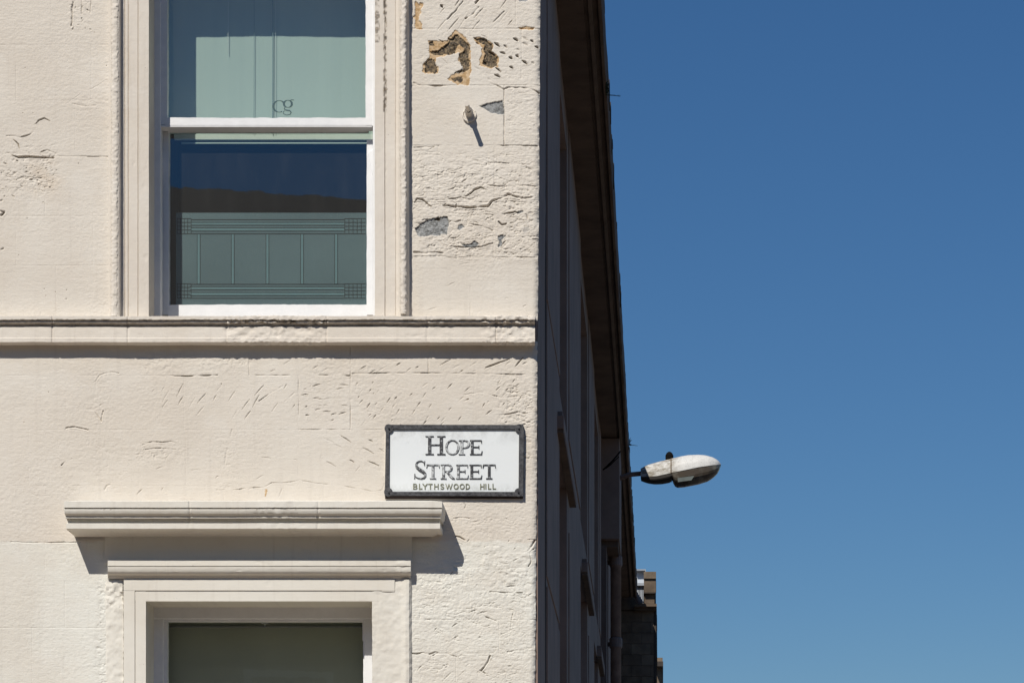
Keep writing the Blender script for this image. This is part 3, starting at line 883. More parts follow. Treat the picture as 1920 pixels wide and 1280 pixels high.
def trg(x, y):
    px = 200 + x / 5.333; py = y / 5.333
    X, Y, Z = W(px, py, -64.4); return (X, Z)
yg = 64.6 / S
lc = MB(); p_, w_ = arc(1725, 1065, 58, 58, -45, -300, 20, 6, 24, 0); ribbon(lc, p_, w_, trg, yg, yg + .001)
lc.build('letter', M['vinyl'], upper)
lg = MB(); p_, w_ = arc(1812, 1040, 40, 36, 0, 360, 20, 6, 22, 0); ribbon(lg, p_, w_, trg, yg, yg + .001)
ribbon(lg, [(1835, 1006), (1850, 1000), (1874, 1001)], [6, 9, 5], trg, yg - .0003, yg + .001)
ribbon(lg, [(1785, 1070), (1775, 1090), (1790, 1102), (1830, 1108), (1845, 1125), (1835, 1145), (1800, 1152), (1768, 1140), (1765, 1122), (1780, 1108)], [6, 10, 12, 13, 12, 9, 7, 7, 8, 6], trg, yg - .0003, yg + .001)
lg.build('letter', M['vinyl'], upper)

# room behind, closed and dark
def room(x0, x1, y0, y1, d0, dep, parent):
    a = W(x0, y1, d0); b = W(x1, y0, d0); ya = a[1]; yb = ya + dep
    mb_ = MB()
    A = (a[0], ya, a[2]); B = (b[0], ya, a[2]); C_ = (b[0], ya, b[2]); D_ = (a[0], ya, b[2])
    E = (a[0] - .3, yb, a[2]); G = (b[0] + .3, yb, a[2]); H_ = (b[0] + .3, yb, b[2]); I = (a[0] - .3, yb, b[2])
    mb_.quad(E, G, H_, I); mb_.quad(A, E, I, D_); mb_.quad(B, C_, H_, G); mb_.quad(A, B, G, E); mb_.quad(D_, I, H_, C_)
    return mb_.build('room', M['dark'], parent)
room(296, 712, -150, 600, -100, 2.2, bld)

blind = thing('roller_blind', 'pale green roller blind hanging inside the upper half of the top window', 'blind')
bm_ = MB()
a = W(300, 252, -136); b = W(712, -150, -136)
nseg = 40
for i in range(nseg):
    xa = a[0] + (b[0] - a[0]) * i / nseg; xb = a[0] + (b[0] - a[0]) * (i + 1) / nseg
    oa = .0018 * math.sin(i * .23) + .0006 * math.sin(i * 1.37); ob = .0018 * math.sin((i + 1) * .23) + .0006 * math.sin((i + 1) * 1.37)
    bm_.quad((xa, a[1] + oa, a[2]), (xb, a[1] + ob, a[2]), (xb, a[1] + ob, b[2]), (xa, a[1] + oa, b[2]))
bm_.build('fabric', M['blind'], blind, smooth=True)
bb = MB(); bb.pbox(326, 700, 252, 262, -134, 6); bb.build('bottom_bar', simple('blind_bar', (0.62, 0.68, 0.60), .6, .08, 9, 0), blind, bevel=.002)
cw = simple('cord_pale', (0.55, 0.6, 0.56), .7, .1, 9, 0); cd_ = simple('cord_dark', (0.22, 0.30, 0.29), .7, .1, 9, 0)
for cx_, m_, w_, yb_ in ((427.5, cw, .0016, 100), (476, cd_, .0014, 251), (511, cd_, .0024, 251), (516, cw, .0012, 251)):
    cm = MB(); p0 = W(cx_, -148, -131); p1 = W(cx_, yb_, -131)
    cm.tube([p0, ((p0[0] + p1[0]) / 2 + .002, p0[1], (p0[2] + p1[2]) / 2), p1], w_, 6); cm.build('cord', m_, blind)
bb = MB(); bb.pbox(340, 700, 267, 269.5, -134, 3); bb.build('pull_cord_rail', M['blind'], blind)

# ------------------------------------------------------------------ lower window with hood
hp = [(938, 0), (939.5, 78), (951, 78), (952.5, 74), (954, 76), (957, 76), (962, 74), (966.5, 69), (968, 67), (969, 68.5), (971, 68), (972, 58), (980, 58), (981, 64), (990.5, 64), (991.5, 62), (993, 58), (995, 40), (1006, 5)]
hoodo = sweep('window_hood', hp, 120, 829, 3, M['hood'], bld, 'x', .22, 9, [(480, 560, .9)], 1.8, 61, (23, 22), .35, [(951.2, 953.8, 120, 829, .55)], (355, 596))  # dark line painted along the groove under the top fillet
hoodo['label'] = 'moulded hood over the lower window'
# hood: returns at the ends
def endcap(prof, xfun, mat, name, back=0):
    vs = []; n = len(prof)
    for y, d in prof:
        vs.append(W(xfun(d), y, d))
    for y, d in prof:
        X, Y, Z = W(xfun(d), y, d)
        vs.append((X, -back / S, Z))
    fs = [(i, i + 1, n + i + 1, n + i) for i in range(n - 1)]
    return mesh_obj(name, vs, fs, mat, hoodo)
mx = 78.0
endcap(hp, lambda d: 829 - 22 * (1 - d / mx), M['hood'], 'hood_return')
endcap(hp, lambda d: 120 + 23 * (1 - d / mx), M['hood'], 'hood_return')
mb = MB(); mb.pbox(197, 772.5, 1000, 1056, 5, 8); mb.build('frieze', M['hood'], bld)
mb = MB(); mb.pbox(234.5, 739, 1080, 1091, 3.4, 8); mb.build('frieze_bed', M['hood'], bld)
bp_ = [(1050, 3), (1050.5, 22), (1060, 22), (1060.8, 19.5), (1062, 21), (1066, 20.5), (1071, 19), (1075, 16), (1077, 13), (1078, 10), (1080.5, 9), (1081, 7), (1085, 5)]
bedm = sweep('bed_moulding', bp_, 202, 770, 3, M['hood'], bld, 'x', .2, 9, [(740, 770, 1.4)], 1.5, 63, None, .3)
n = len(bp_)
for xx in (202, 770):
    vs = [W(xx, y, d) for y, d in bp_] + [(W(xx, y, d)[0], 0, W(xx, y, d)[2]) for y, d in bp_]
    mesh_obj('moulding_return', vs, [(i, i + 1, n + i + 1, n + i) for i in range(n - 1)], M['hood'], bedm)

# architrave as mitred frame with steps
def frame_step(name, xo0, xo1, yo, xi0, xi1, yi, d, mat, yb=1320, amp=.2, seed=0):
    """flat band between outer and inner outline, open at the bottom, subdivided for wear"""
    for nm, pr in (('l', None),):
        pass
    o = sweep(name, [(yo, d - 3), (yo + .2, d), (yi, d), (yi + .2, d - 5)], xo0, xo1, 4, mat, bld, 'x', amp, 12, None, 3, seed)
    return o
H = M['hood']
sweep('architrave', [(1084, 3), (1086, 7), (1106, 7), (1107.2, 4.5), (1108.2, 5.2)], 232, 740, 3, H, bld, 'x', .15, 12, None, 2, 71)
sweep('architrave', [(1108, 4), (1108.6, 5.5), (1126.5, 5.5), (1127.3, 0), (1140, -85)], 253, 719, 3, H, bld, 'x', .15, 12, None, 2, 72)
sweep('architrave', [(231.5, 0), (232, 7), (252.4, 7), (253.6, 4.5), (254.4, 5.4), (273.5, 5.4), (274, 0), (290, -80)], 1106.5, 1960, 3, H, bld, 'y', .15, 12, None, 2, 73)
sweep('architrave', [(698, -20), (698, 5.6), (740, 5.2), (752, 6), (761, 8.5), (767, 8), (771, 3), (774, -3)], 1085.5, 1960, 2.0, H, bld, 'y', 1.0, 9, None, 2, 74, None, .8)
sweep('architrave', [(196, -2), (200, 1.5), (212, 3), (226, 3), (231, 2.5), (232, 0)], 1086, 1960, 2.5, H, bld, 'y', 1.6, 9, [(1086, 1150, 3.5)], 2, 76, None, .8)
# corner squares of the stepped frame
mb = MB(); mb.pbox(233, 253, 1100, 1108, 6.6, 6); mb.build('architrave_corner', H, bld)
mb = MB(); mb.pbox(716, 740, 1100, 1108, 6.7, 6); mb.build('architrave_corner', H, bld)

lw = MB()
lw.pbox(284, 306, 1136, 1980, -74, 20); lw.pbox(683, 712, 1136, 1980, -74, 20); lw.pbox(284, 712, 1132, 1159, -73, 20)
lower = lw.build('sash_window', M['white'], bld, bevel=.003)
lower['label'] = 'lower white sash window under the moulded hood'
rough_edge('stile', 305, 314, 1160, 1960, -82, 14, lower, 21, side='right', amp=.4)
rough_edge('stile', 679.5, 691, 1158, 1200, -82, 14, lower, 22, side='left', amp=.3)
rough_edge('stile', 681, 691, 1196, 1960, -79, 14, lower, 23, side='left', amp=.5)
rt = MB(); rt.pbox(305, 690, 1157, 1164.5, -81, 14); rt.build('rail', M['white'], lower, bevel=.002)
rt = MB(); rt.pbox(300, 700, 1905, 1960, -81, 14); rt.build('rail', M['white'], lower)
pn = MB(); a = W(308, 1950, -90); b = W(690, 1150, -90)
pn.quad((a[0], a[1], a[2]), (b[0], a[1], a[2]), (b[0], a[1], b[2]), (a[0], a[1], b[2]))
pn.build('pane', M['glass_low'], lower)
room(300, 700, 1130, 1985, -100, 2.2, bld)
dbl = thing('roller_blind', 'dark olive roller blind filling the lower window under the hood', 'blind')
bb = MB(); bb.pbox(300, 712, 1163, 1940, -122, 2); bb.build('fabric', M['blind_dark'], dbl)
bb = MB(); bb.pbox(300, 712, 1172.5, 1175.5, -119, 6)
bb.build('head_rail', simple('rail_grey', (0.35, 0.35, 0.36), .5, .2, 10, 0), dbl)
bb = MB(); bb.pbox(495, 498, 1160, 1174, -119, 4); bb.pbox(490, 503, 1166, 1168.5, -118, 3); bb.build('bracket', M['white'], dbl)
sl = MB(); sl.pbox(262, 712, 1950, 1985, 14, 110); sl.build('window_sill', H, bld, bevel=.004)

# ------------------------------------------------------------------ old pipe stub with flange
st = thing('pipe_stub', 'short cream painted pipe stub sticking out of the wall beside the top window', 'pipe')
bx, bz = (880 - VX) / S, plane_z(213)
mb = MB(); mb.tube([(bx, 0.01, bz), (bx - .002, -0.07, bz + .001), (bx - .003, -.142, bz + .002)], [.0125, .012, .0115], 16)
mb.build('pipe', M['trim'], st, smooth=False, bevel=.002)
mb = MB(); mb.tube([(bx, 0.01, bz), (bx - .001, -.05, bz), (bx - .0012, -.056, bz)], [.022, .0205, .016], 16); mb.build('sleeve', M['trim'], st, smooth=True)
for sgn in (1,):
    pts = []
    for k in range(25):
        a = 2 * math.pi * k / 24
        pts.append((bx + .034 * math.cos(a), -.004 + .006 * math.sin(a), bz + .036 * math.sin(a) - .008))
    mb = MB(); mb.tube(pts, .0042, 8, False); mb.build('flange', M['trim'], st, smooth=True)

# ------------------------------------------------------------------ street sign
sign = thing('street_sign', 'white cast street name plate with black border reading Hope Street', 'sign')
def c1(X, Y): return 700 + X / 6.4, 780 + Y / 6.4
def trs(d):
    def f(X, Y):
        px, py = c1(X, Y); a = W(px, py, d); return (a[0], a[2])
    return f
m, nt, b_ = base_mat('sign_enamel', (0.74, 0.76, 0.76), 0.4, 0.4)
g_ = nt.nodes.new('ShaderNodeNewGeometry'); sp_ = nt.nodes.new('ShaderNodeSeparateXYZ'); nt.links.new(g_.outputs['Position'], sp_.inputs[0])
zt, zb = plane_z(806), plane_z(924)
topm = ramp(nt, sp_.outputs[2], zt - .09, zt); botm = ramp(nt, sp_.outputs[2], zb + .05, zb)
d1 = ramp(nt, noise(nt, 16, 5, 0.7), 0.42, 0.66)
d2 = ramp(nt, noise(nt, 40, 5, 0.7), 0.42, 0.66)
c_ = mixc(nt, mul(nt, mul(nt, d1, topm), 0.6), (0.74, 0.765, 0.765), (0.33, 0.33, 0.32))
c_ = mixc(nt, mul(nt, mul(nt, d2, botm), 0.55), c_, (0.30, 0.31, 0.24))
c_ = mixc(nt, mul(nt, ramp(nt, noise(nt, 26, 5, 0.65), 0.62, 0.75), 0.25), c_, (0.35, 0.36, 0.35))
nt.links.new(c_, b_.inputs['Base Color'])
bump(nt, b_, noise(nt, 60, 3), 0.08, 0.003)
M['enamel'] = m
m, nt, b_ = base_mat('worn_black_letter', (0.05, 0.05, 0.055), 0.5, 0.3)
w1 = ramp(nt, noise(nt, 75, 4, 0.7), 0.50, 0.66)
nt.links.new(mixc(nt, mul(nt, w1, .85), (0.045, 0.045, 0.05), (0.55, 0.57, 0.57)), b_.inputs['Base Color'])
M['worn'] = m
m, nt, b_ = base_mat('worn_black_letter_pale', (0.05, 0.05, 0.055), 0.5, 0.3)
w1 = ramp(nt, noise(nt, 80, 4, 0.7), 0.40, 0.58)
nt.links.new(mixc(nt, mul(nt, w1, .9), (0.06, 0.06, 0.065), (0.64, 0.66, 0.66)), b_.inputs['Base Color'])
M['worn2'] = m
M['outline'] = simple('letter_grime', (0.13, 0.13, 0.13), 0.6, 0.1, 60, 0, .3, (0.38, 0.39, 0.39))
M['olive'] = simple('olive_letter', (0.14, 0.145, 0.09), 0.6, 0.3, 60, 0, .3, (0.30, 0.30, 0.22))

mb = MB(); t = trs(6)
pl_poly = [t(150, 110), t(1790, 112), t(1790, 950), t(140, 940)]
mb.prism([t(140, 945), t(1795, 945), t(1795, 112), t(150, 108)], -6 / S, 4 / S)
mb.build('plate', M['enamel'], sign)
mb = MB(); t = trs(9.5); ys = -9.5 / S
def bar(poly, dd=0.0):
    mb.prism([t(*p) for p in poly], ys - dd, 2 / S)
bar([(150, 155), (1800, 155), (1800, 102), (150, 100)])
bar([(135, 950), (1800, 960), (1800, 905), (135, 903)], .0003)
bar([(137, 903), (188, 903), (192, 158), (150, 158)], .0002)
bar([(1742, 905), (1800, 905), (1808, 158), (1748, 158)], .0002)
for cx, cy, a0 in ((185, 145, 0), (1750, 145, 90), (1745, 912, 180), (180, 908, 270)):
    mb.prism([t(cx + 52 * math.cos(math.radians(q)), cy + 52 * math.sin(math.radians(q))) for q in range(350, -1, -20)], ys - .0008, 0)
mb.build('border', M['black'], sign, bevel=.0012)
for cx, cy in ((185, 145), (1745, 145), (1740, 910), (182, 908)):
    mb = MB(); a = W(*c1(cx, cy), 11)
    mb.tube([(a[0], -9 / S, a[2]), (a[0], -12.2 / S, a[2]), (a[0], -13 / S, a[2])], [.0042, .0042, .0026], 12)
    mb.build('screw', M['black'], sign)
# dark strip under the plate's lower edge; reveal and shadow put into its brown
mb = MB(); t5 = trs(4)
mb.prism([t5(140, 985), t5(1795, 985), t5(1795, 930), t5(140, 930)], -4.5 / S, 3 / S)
mb.build('reveal_strip', simple('reveal_brown', (0.07, 0.05, 0.045), .8, .3, 20, .2), sign)

Lmat = {'d': M['worn'], 'l': M['worn2']}
cnt = [0]
def letter(strokes, mt):
    """strokes in crop pixels; a grimy outline lies under each painted face"""
    m0 = MB(); m1 = MB(); tb = trs(6.8)
    for i, (pts, ws) in enumerate(strokes):
        wl = ws if isinstance(ws, (list, tuple)) else [ws] * len(pts)
        yb = -6.0 / S
        ribbon(m1, pts, [w + 5 for w in wl], tb, -(7.0 + .04 * i) / S, yb)
        ribbon(m0, pts, [max(2.0, w - 3) for w in wl], tb, -(8.0 + .05 * i) / S, yb)
    o = m0.build('letter', Lmat[mt], sign)
    m1.build('letter_edge', M['outline'], o)
def stem(x, y0, y1, w, s=34):
    return [([(x, y0 + 3), (x, y1 - 3)], w), ([(x - s, y0 + 2), (x, y0 + 4), (x + s, y0 + 2)], [6, 8, 6]), ([(x - s, y1 - 2), (x, y1 - 4), (x + s, y1 - 2)], [8, 9, 8])]
letter(stem(675, 238, 458, 36, 50) + stem(815, 238, 458, 36, 50) + [([(690, 342), (800, 342)], 9)], 'd')
p_, w_ = arc(948, 372, 72, 84, 0, 360, 28, 8, 24); letter([(p_, w_)], 'l')
p_, w_ = arc(1085, 333, 62, 44, -90, 90, 14, 7, 24)
letter(stem(1062, 288, 458, 28, 38) + [(p_, w_), ([(1060, 289), (1090, 289)], 7), ([(1060, 377), (1090, 377)], 7)], 'l')
def E(x, y0, y1, wd, mt):
    w = y1 - y0
    letter([([(x + 28, y0 + 3), (x + 28, y1 - 3)], 30), ([(x, y0 + 4), (x + wd - 12, y0 + 4)], 8), ([(x, y1 - 4), (x + wd - 8, y1 - 4)], 8),
            ([(x + 30, (y0 + y1) / 2 - 4), (x + wd - 42, (y0 + y1) / 2 - 4)], 8), ([(x + wd - 14, y0 + 2), (x + wd - 10, y0 + 36)], [12, 4]),
            ([(x + wd - 2, y1 - 44), (x + wd - 12, y1 - 4)], [4, 14]), ([(x + wd - 42, (y0 + y1) / 2 - 22), (x + wd - 42, (y0 + y1) / 2 + 16)], 6)], mt)
E(1158, 286, 460, 150, 'd')
letter([([(612, 582), (604, 552), (580, 537), (550, 538), (523, 553), (513, 582), (522, 612), (555, 640), (595, 664), (620, 690), (624, 715), (608, 738), (575, 747), (535, 742), (508, 728), (497, 700)],
         [5, 8, 9, 10, 14, 22, 30, 38, 38, 30, 22, 16, 11, 9, 8, 5]), ([(497, 690), (494, 750)], 7), ([(616, 535), (614, 590)], 6)], 'd')
def T(cx, y0, y1, wd, mt):
    letter([([(cx, y0 + 3), (cx, y1 - 3)], 30), ([(cx - wd / 2, y0 + 5), (cx + wd / 2, y0 + 5)], 10), ([(cx - 38, y1 - 4), (cx + 38, y1 - 4)], 8),
            ([(cx - wd / 2 + 6, y0 + 4), (cx - wd / 2 - 2, y0 + 42)], [14, 4]), ([(cx + wd / 2 - 6, y0 + 4), (cx + wd / 2 + 2, y0 + 42)], [14, 4])], mt)
T(715, 578, 750, 150, 'l')
p_, w_ = arc(880, 620, 58, 40, -90, 90, 14, 7, 24)
letter(stem(842, 580, 750, 28, 36) + [(p_, w_), ([(840, 581), (885, 581)], 7), ([(840, 661), (885, 661)], 7), ([(880, 660), (925, 715), (950, 740), (976, 748)], [20, 28, 22, 6])], 'l')
E(992, 580, 750, 150, 'l'); E(1152, 580, 750, 152, 'd')
T(1390, 578, 750, 148, 'd')

# small sans lettering, strokes
def sans(ch, x, y0, y1, w):
    m_ = (y0 + y1) / 2; c = x + w / 2; s_ = 11; st_ = []
    if ch == 'B':
        a, _ = arc(x + w * .5, (y0 + m_) / 2 + 1, w * .38, (m_ - y0) / 2 - 3, -90, 90, 8); b, _ = arc(x + w * .5, (m_ + y1) / 2 - 1, w * .46, (y1 - m_) / 2 - 3, -90, 90, 8)
        st_ = [([(x + 5, y0), (x + 5, y1)], s_), (a, s_ - 2), (b, s_ - 2), ([(x, y0 + 4), (c, y0 + 4)], 8), ([(x, m_), (c, m_)], 8), ([(x, y1 - 4), (c, y1 - 4)], 8)]
    elif ch == 'L': st_ = [([(x + 5, y0), (x + 5, y1)], s_), ([(x, y1 - 5), (x + w, y1 - 5)], 10)]
    elif ch == 'Y': st_ = [([(x, y0), (c, m_)], s_), ([(x + w, y0), (c, m_)], s_), ([(c, m_ - 4), (c, y1)], s_)]
    elif ch == 'T': st_ = [([(x, y0 + 5), (x + w, y0 + 5)], 10), ([(c, y0), (c, y1)], s_)]
    elif ch == 'H': st_ = [([(x + 5, y0), (x + 5, y1)], s_), ([(x + w - 5, y0), (x + w - 5, y1)], s_), ([(x, m_), (x + w, m_)], 9)]
    elif ch == 'I': st_ = [([(c, y0), (c, y1)], s_)]
    elif ch == 'W': st_ = [([(x, y0), (x + w * .27, y1)], 9), ([(x + w * .27, y1), (c, y0 + 4)], 8), ([(c, y0 + 4), (x + w * .73, y1)], 9), ([(x + w * .73, y1), (x + w, y0)], 8)]
    elif ch == 'O': a, _ = arc(c, m_, w / 2 - 5, (y1 - y0) / 2 - 5, 0, 360, 20); st_ = [(a, 11)]
    elif ch == 'D':
        a, _ = arc(x + w * .4, m_, w * .5, (y1 - y0) / 2 - 5, -90, 90, 12); st_ = [(a, 10), ([(x + 5, y0), (x + 5, y1)], s_), ([(x, y0 + 5), (x + w * .45, y0 + 5)], 9), ([(x, y1 - 5), (x + w * .45, y1 - 5)], 9)]
    elif ch == 'S':
        r = (y1 - y0) / 4
        a, _ = arc(c, y0 + r + 2, w / 2 - 5, r - 2, -20, -270, 10); b, _ = arc(c, y1 - r - 2, w / 2 - 5, r - 2, -90, 160, 10); st_ = [(a + b, 10)]
    m0 = MB(); tb = trs(6.8)
    for i, (pts, ws) in enumerate(st_):
        ribbon(m0, pts, ws, tb, -(7.2 + .04 * i) / S, -6.0 / S)
    m0.build('letter', M['olive'], sign)
for ch, x, w in (('B', 478, 48), ('L', 548, 40), ('Y', 592, 56), ('T', 658, 52), ('H', 730, 52), ('S', 803, 46), ('W', 868, 78), ('O', 962, 60), ('O', 1035, 60), ('D', 1108, 50),
                 ('H', 1282, 50), ('I', 1344, 10), ('L', 1376, 38), ('L', 1430, 42)):
    sans(ch, x, 808, 874, w)

# ------------------------------------------------------------------ side wall of the corner building
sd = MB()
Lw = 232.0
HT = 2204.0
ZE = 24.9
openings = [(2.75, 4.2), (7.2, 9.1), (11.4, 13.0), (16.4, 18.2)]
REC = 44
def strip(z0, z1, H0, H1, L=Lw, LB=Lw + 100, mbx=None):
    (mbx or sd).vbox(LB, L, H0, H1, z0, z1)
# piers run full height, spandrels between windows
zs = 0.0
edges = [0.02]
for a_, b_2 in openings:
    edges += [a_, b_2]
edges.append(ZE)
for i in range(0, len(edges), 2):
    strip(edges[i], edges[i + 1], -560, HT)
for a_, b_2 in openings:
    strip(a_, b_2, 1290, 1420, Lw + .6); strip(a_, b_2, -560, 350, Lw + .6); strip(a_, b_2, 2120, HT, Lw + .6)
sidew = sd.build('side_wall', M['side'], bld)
for a_, b_2 in openings:
    for h0, h1 in ((350, 1290), (1420, 2120)):
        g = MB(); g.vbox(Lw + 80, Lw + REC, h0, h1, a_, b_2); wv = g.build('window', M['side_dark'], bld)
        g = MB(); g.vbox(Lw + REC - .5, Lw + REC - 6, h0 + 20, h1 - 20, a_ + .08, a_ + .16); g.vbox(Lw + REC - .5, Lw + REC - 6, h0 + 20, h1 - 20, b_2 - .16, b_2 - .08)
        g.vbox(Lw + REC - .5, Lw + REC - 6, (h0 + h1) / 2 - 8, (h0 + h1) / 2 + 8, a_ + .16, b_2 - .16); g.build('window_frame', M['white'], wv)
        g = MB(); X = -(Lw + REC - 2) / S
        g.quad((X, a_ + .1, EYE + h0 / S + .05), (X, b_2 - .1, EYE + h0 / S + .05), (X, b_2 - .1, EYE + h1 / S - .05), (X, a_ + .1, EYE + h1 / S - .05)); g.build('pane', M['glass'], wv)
# corner strip: painted quoin return leaning with the arris, then a sunk joint
cv = []; cf = []
ys_ = np.linspace(-420, 2344, 180)
for i, y in enumerate(ys_):
    x = corner_x(y) if -25 < y < 1305 else (1013 if y < 0 else 1003)
    X = (x - VX) / S
    cv += [(X - .012, .006, plane_z(y)), (X, .022, plane_z(y)), (X + .002, .7, plane_z(y)), (X - .05, .72, plane_z(y))]
    if i:
        o_ = 4 * (i - 1)
        cf += [(o_, o_ + 1, o_ + 5, o_ + 4), (o_ + 1, o_ + 2, o_ + 6, o_ + 5), (o_ + 2, o_ + 3, o_ + 7, o_ + 6)]
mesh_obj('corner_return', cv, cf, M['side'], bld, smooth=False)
jt = MB()
jt.vbox(Lw + 1, Lw - 1.2, -500, 2200, .86, .93)
jt.build('joint_strip', M['fascia'], bld)
for h0, h1, o_ in ((1436, HT - 3, 3.5), (880, 1430, 2.5), (-500, 860, 3.5)):      # panels that end at a drip joint
    pl2 = MB(); pl2.vbox(Lw + 1, Lw - o_, h0, h1, 1.0, 2.74)
    pl2.build('pilaster', M['side'], bld, bevel=.003)
for a_, b_2 in ((4.5, 7.0), (9.4, 11.2), (13.3, 14.0)):
    for h0, h1 in ((-500, 1200), (1430, HT - 3)):
        pl3 = MB(); pl3.vbox(Lw + 1, Lw - 3, h0, h1, a_, b_2)
        pl3.build('pilaster', M['side'], bld, bevel=.003)
# hoods of the side windows
for a_, b_2 in ((2.4, 4.8), (7.6, 9.8), (12.6, 14.0)):
    hd = MB(); hd.vbox(Lw + 1, Lw - 16, 1283, 1290.6, a_ + .01, b_2 - .01); hd.build('hood_soffit', M['eave'], bld)  # brown shade of the hood underside put into this board's colour
    hd = MB(); hd.vbox(Lw + 1, Lw - 17, 1291, 1320, a_, b_2); hd.vbox(Lw + 1, Lw - 14, 1320.5, 1333, a_ + .05, b_2 - .05)
    hd.build('side_window_hood', M['side'], bld, bevel=.004)
# eave cornice along the side street
ev_prof = [(Lw + 60, HT), (Lw - 62, HT), (Lw - 63, HT + 5), (Lw - 70, HT + 6), (Lw - 72, HT - 4), (Lw - 80, HT - 2), (Lw - 82, HT + 10), (Lw - 90, HT + 14), (Lw - 94, HT + 2), (Lw - 101, HT + 3), (Lw - 103, HT + 12), (Lw - 104.5, HT + 60), (Lw - 99, HT + 78), (Lw + 60, HT + 130)]
zz = np.arange(-.5, ZE + .01, .12)
vv = []; ff = []
mP = len(ev_prof)
for i, z in enumerate(zz):
    wob_ = 1.5 * float(fbm(np.array([z * 10.0]), np.array([3.0]), 9, o=3, seed=5)[0]); wob2 = 3.0 * float(fbm(np.array([z * 30.0]), np.array([9.0]), 9, o=3, seed=6)[0])
    for j, (l, h) in enumerate(ev_prof):
        e_ = (wob_ + wob2) if j > 8 else 0
        zq = z
        vv.append(V3(l + e_, h + e_ * .8 + (wob_ if j > 1 else 0), zq))
    if i:
        o_ = mP * (i - 1)
        for j in range(mP - 1):
            ff.append((o_ + j, o_ + j + 1, o_ + mP + j + 1, o_ + mP + j))
ff.append(tuple(range(mP))); ff.append(tuple(mP * (len(zz) - 1) + j for j in reversed(range(mP))))
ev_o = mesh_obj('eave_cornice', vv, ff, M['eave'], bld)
# loose slate ends on the gutter line
r2 = random.Random(5)
for i in range(46):
    z = r2.uniform(0.5, ZE - .3); s_ = r2.uniform(.004, .014)
    gl = MB(); gl.box(-(Lw - 103.5) / S - .01, -(Lw - 103.5) / S + s_ * .55, z, z + r2.uniform(.04, .16), EYE + (HT + r2.uniform(8, 60)) / S, EYE + (HT + 62 + r2.uniform(0, 12)) / S); gl.build('roof_slate', M['fascia'], bld)

# roof of the building
rf = MB(); rf.hexa([(plane_x(XL), -.35, plane_z(-330)), (-(Lw - 95) / S, -.35, plane_z(-330)), (-(Lw - 95) / S, -.35, plane_z(-350)), (plane_x(XL), -.35, plane_z(-350)),
                    (plane_x(XL), 12, plane_z(-380)), (-(Lw - 60) / S, 12, plane_z(-380)), (-(Lw - 60) / S, 12, plane_z(-1500)), (plane_x(XL), 12, plane_z(-1500))])
fr_ = MB(); fr_.box(plane_x(XL), -(Lw - 102) / S, -.32, .46, plane_z(-304), plane_z(-372)); fr_.build('front_cornice', M['trim'], bld)
rfb = MB(); rfb.hexa([(plane_x(XL), -.3, plane_z(-374)), (-(Lw - 100) / S, -.3, plane_z(-374)), (-(Lw - 100) / S, ZE, plane_z(-400)), (plane_x(XL), ZE, plane_z(-400)),
                      (-5.5, 4, plane_z(-1400)), (-4.0, 4, plane_z(-1400)), (-4.0, ZE - 2, plane_z(-1400)), (-5.5, ZE - 2, plane_z(-1400))])
rfb.build('roof', M['slate'], bld)
bk = MB(); bk.box(plane_x(XL), -(Lw + 101) / S, .46, .56, 0, plane_z(-420))
# rear and inner blocking so that no sky shows through
bk2 = MB(); bk2.box(-(Lw + 130) / S, -(Lw + 101) / S, .6, ZE, 0, EYE + HT / S); bk2.build('inner_wall', M['dark'], bld)

# corbelled breast under the eave, with its downpipe
cb = MB()
zc = 14.15
cb.vbox(Lw + 1, Lw - 72, 1816, HT - 2, zc, zc + 1.25)
cb.build('corbel_box', M['side'], bld, bevel=.006)
cb = MB(); cb.vbox(Lw + 1, Lw - 66, 1792, 1815.6, zc + .1, zc + 1.2); cb.build('corbel_foot', M['eave'], bld)  # underside shade put into the foot's darker brown
dp = thing('downpipe', 'grey cast iron downpipe with collars low on the shaded side wall', 'pipe')
LP = Lw - 53
xz = -LP / S
mb = MB(); mb.tube([(xz, zc + .75, EYE + 1790 / S), (xz, zc + .75, -0.0)], .058, 18); mb.build('pipe', M['pipe'], dp, smooth=True)
for hh in (1775, 1455, 1120, 700, 200):
    mb = MB(); mb.tube([(xz, zc + .75, EYE + (hh + 22) / S), (xz, zc + .75, EYE + (hh + 18) / S), (xz, zc + .75, EYE + (hh - 14) / S), (xz, zc + .75, EYE + (hh - 20) / S)], [.064, .071, .071, .062], 18)
    mb.build('collar', M['pipe'], dp)
    mb = MB(); mb.box(-Lw / S - .01, xz + .012, zc + .8, zc + .83, EYE + (hh - 8) / S, EYE + (hh + 8) / S); mb.build('bracket', M['pipe'], dp)
# projecting pier next to the pipe
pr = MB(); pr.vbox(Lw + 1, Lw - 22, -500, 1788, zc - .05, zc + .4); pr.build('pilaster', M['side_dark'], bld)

# ------------------------------------------------------------------ neighbouring building at the end of the street
nb = thing('stone_building', 'brown stone building beyond the grey side wall with a chimney on its corner', 'building')
k6 = .352
zn = D * (1 / k6 - 1)
def NP(px, py, dz=0.0):
    k = (D + zn + dz) / (S * D)
    return ((px - VX) * k, zn + dz, EYE + (VY - py) * k)
def nbox(mb_, x0, x1, y0, y1, dz, t):
    a = NP(x0, y1, dz); b = NP(x1, y0, dz); mb_.box(a[0], b[0], a[1], a[1] + t, a[2], b[2])
sh_ = MB(); y_ = NP(0, 0)[1]
sh_.prism([NP(*p)[::2] for p in ((1140, 1143.2), (1205, 1143.2), (1203, 1131), (1184, 1088), (1140, 1088))], y_ - .02, y_ + 3)
sh_.build('gable_shoulder', M['stone'], nb)
cr = MB(); nbox(cr, 1140, 1225, 1143.5, 1900 + 10, .03, 8)
cr.build('wall', simple('mortar', (0.06, 0.05, 0.04), .9, .3, 10, .3), nb)
row = 0
yy = 1144.5
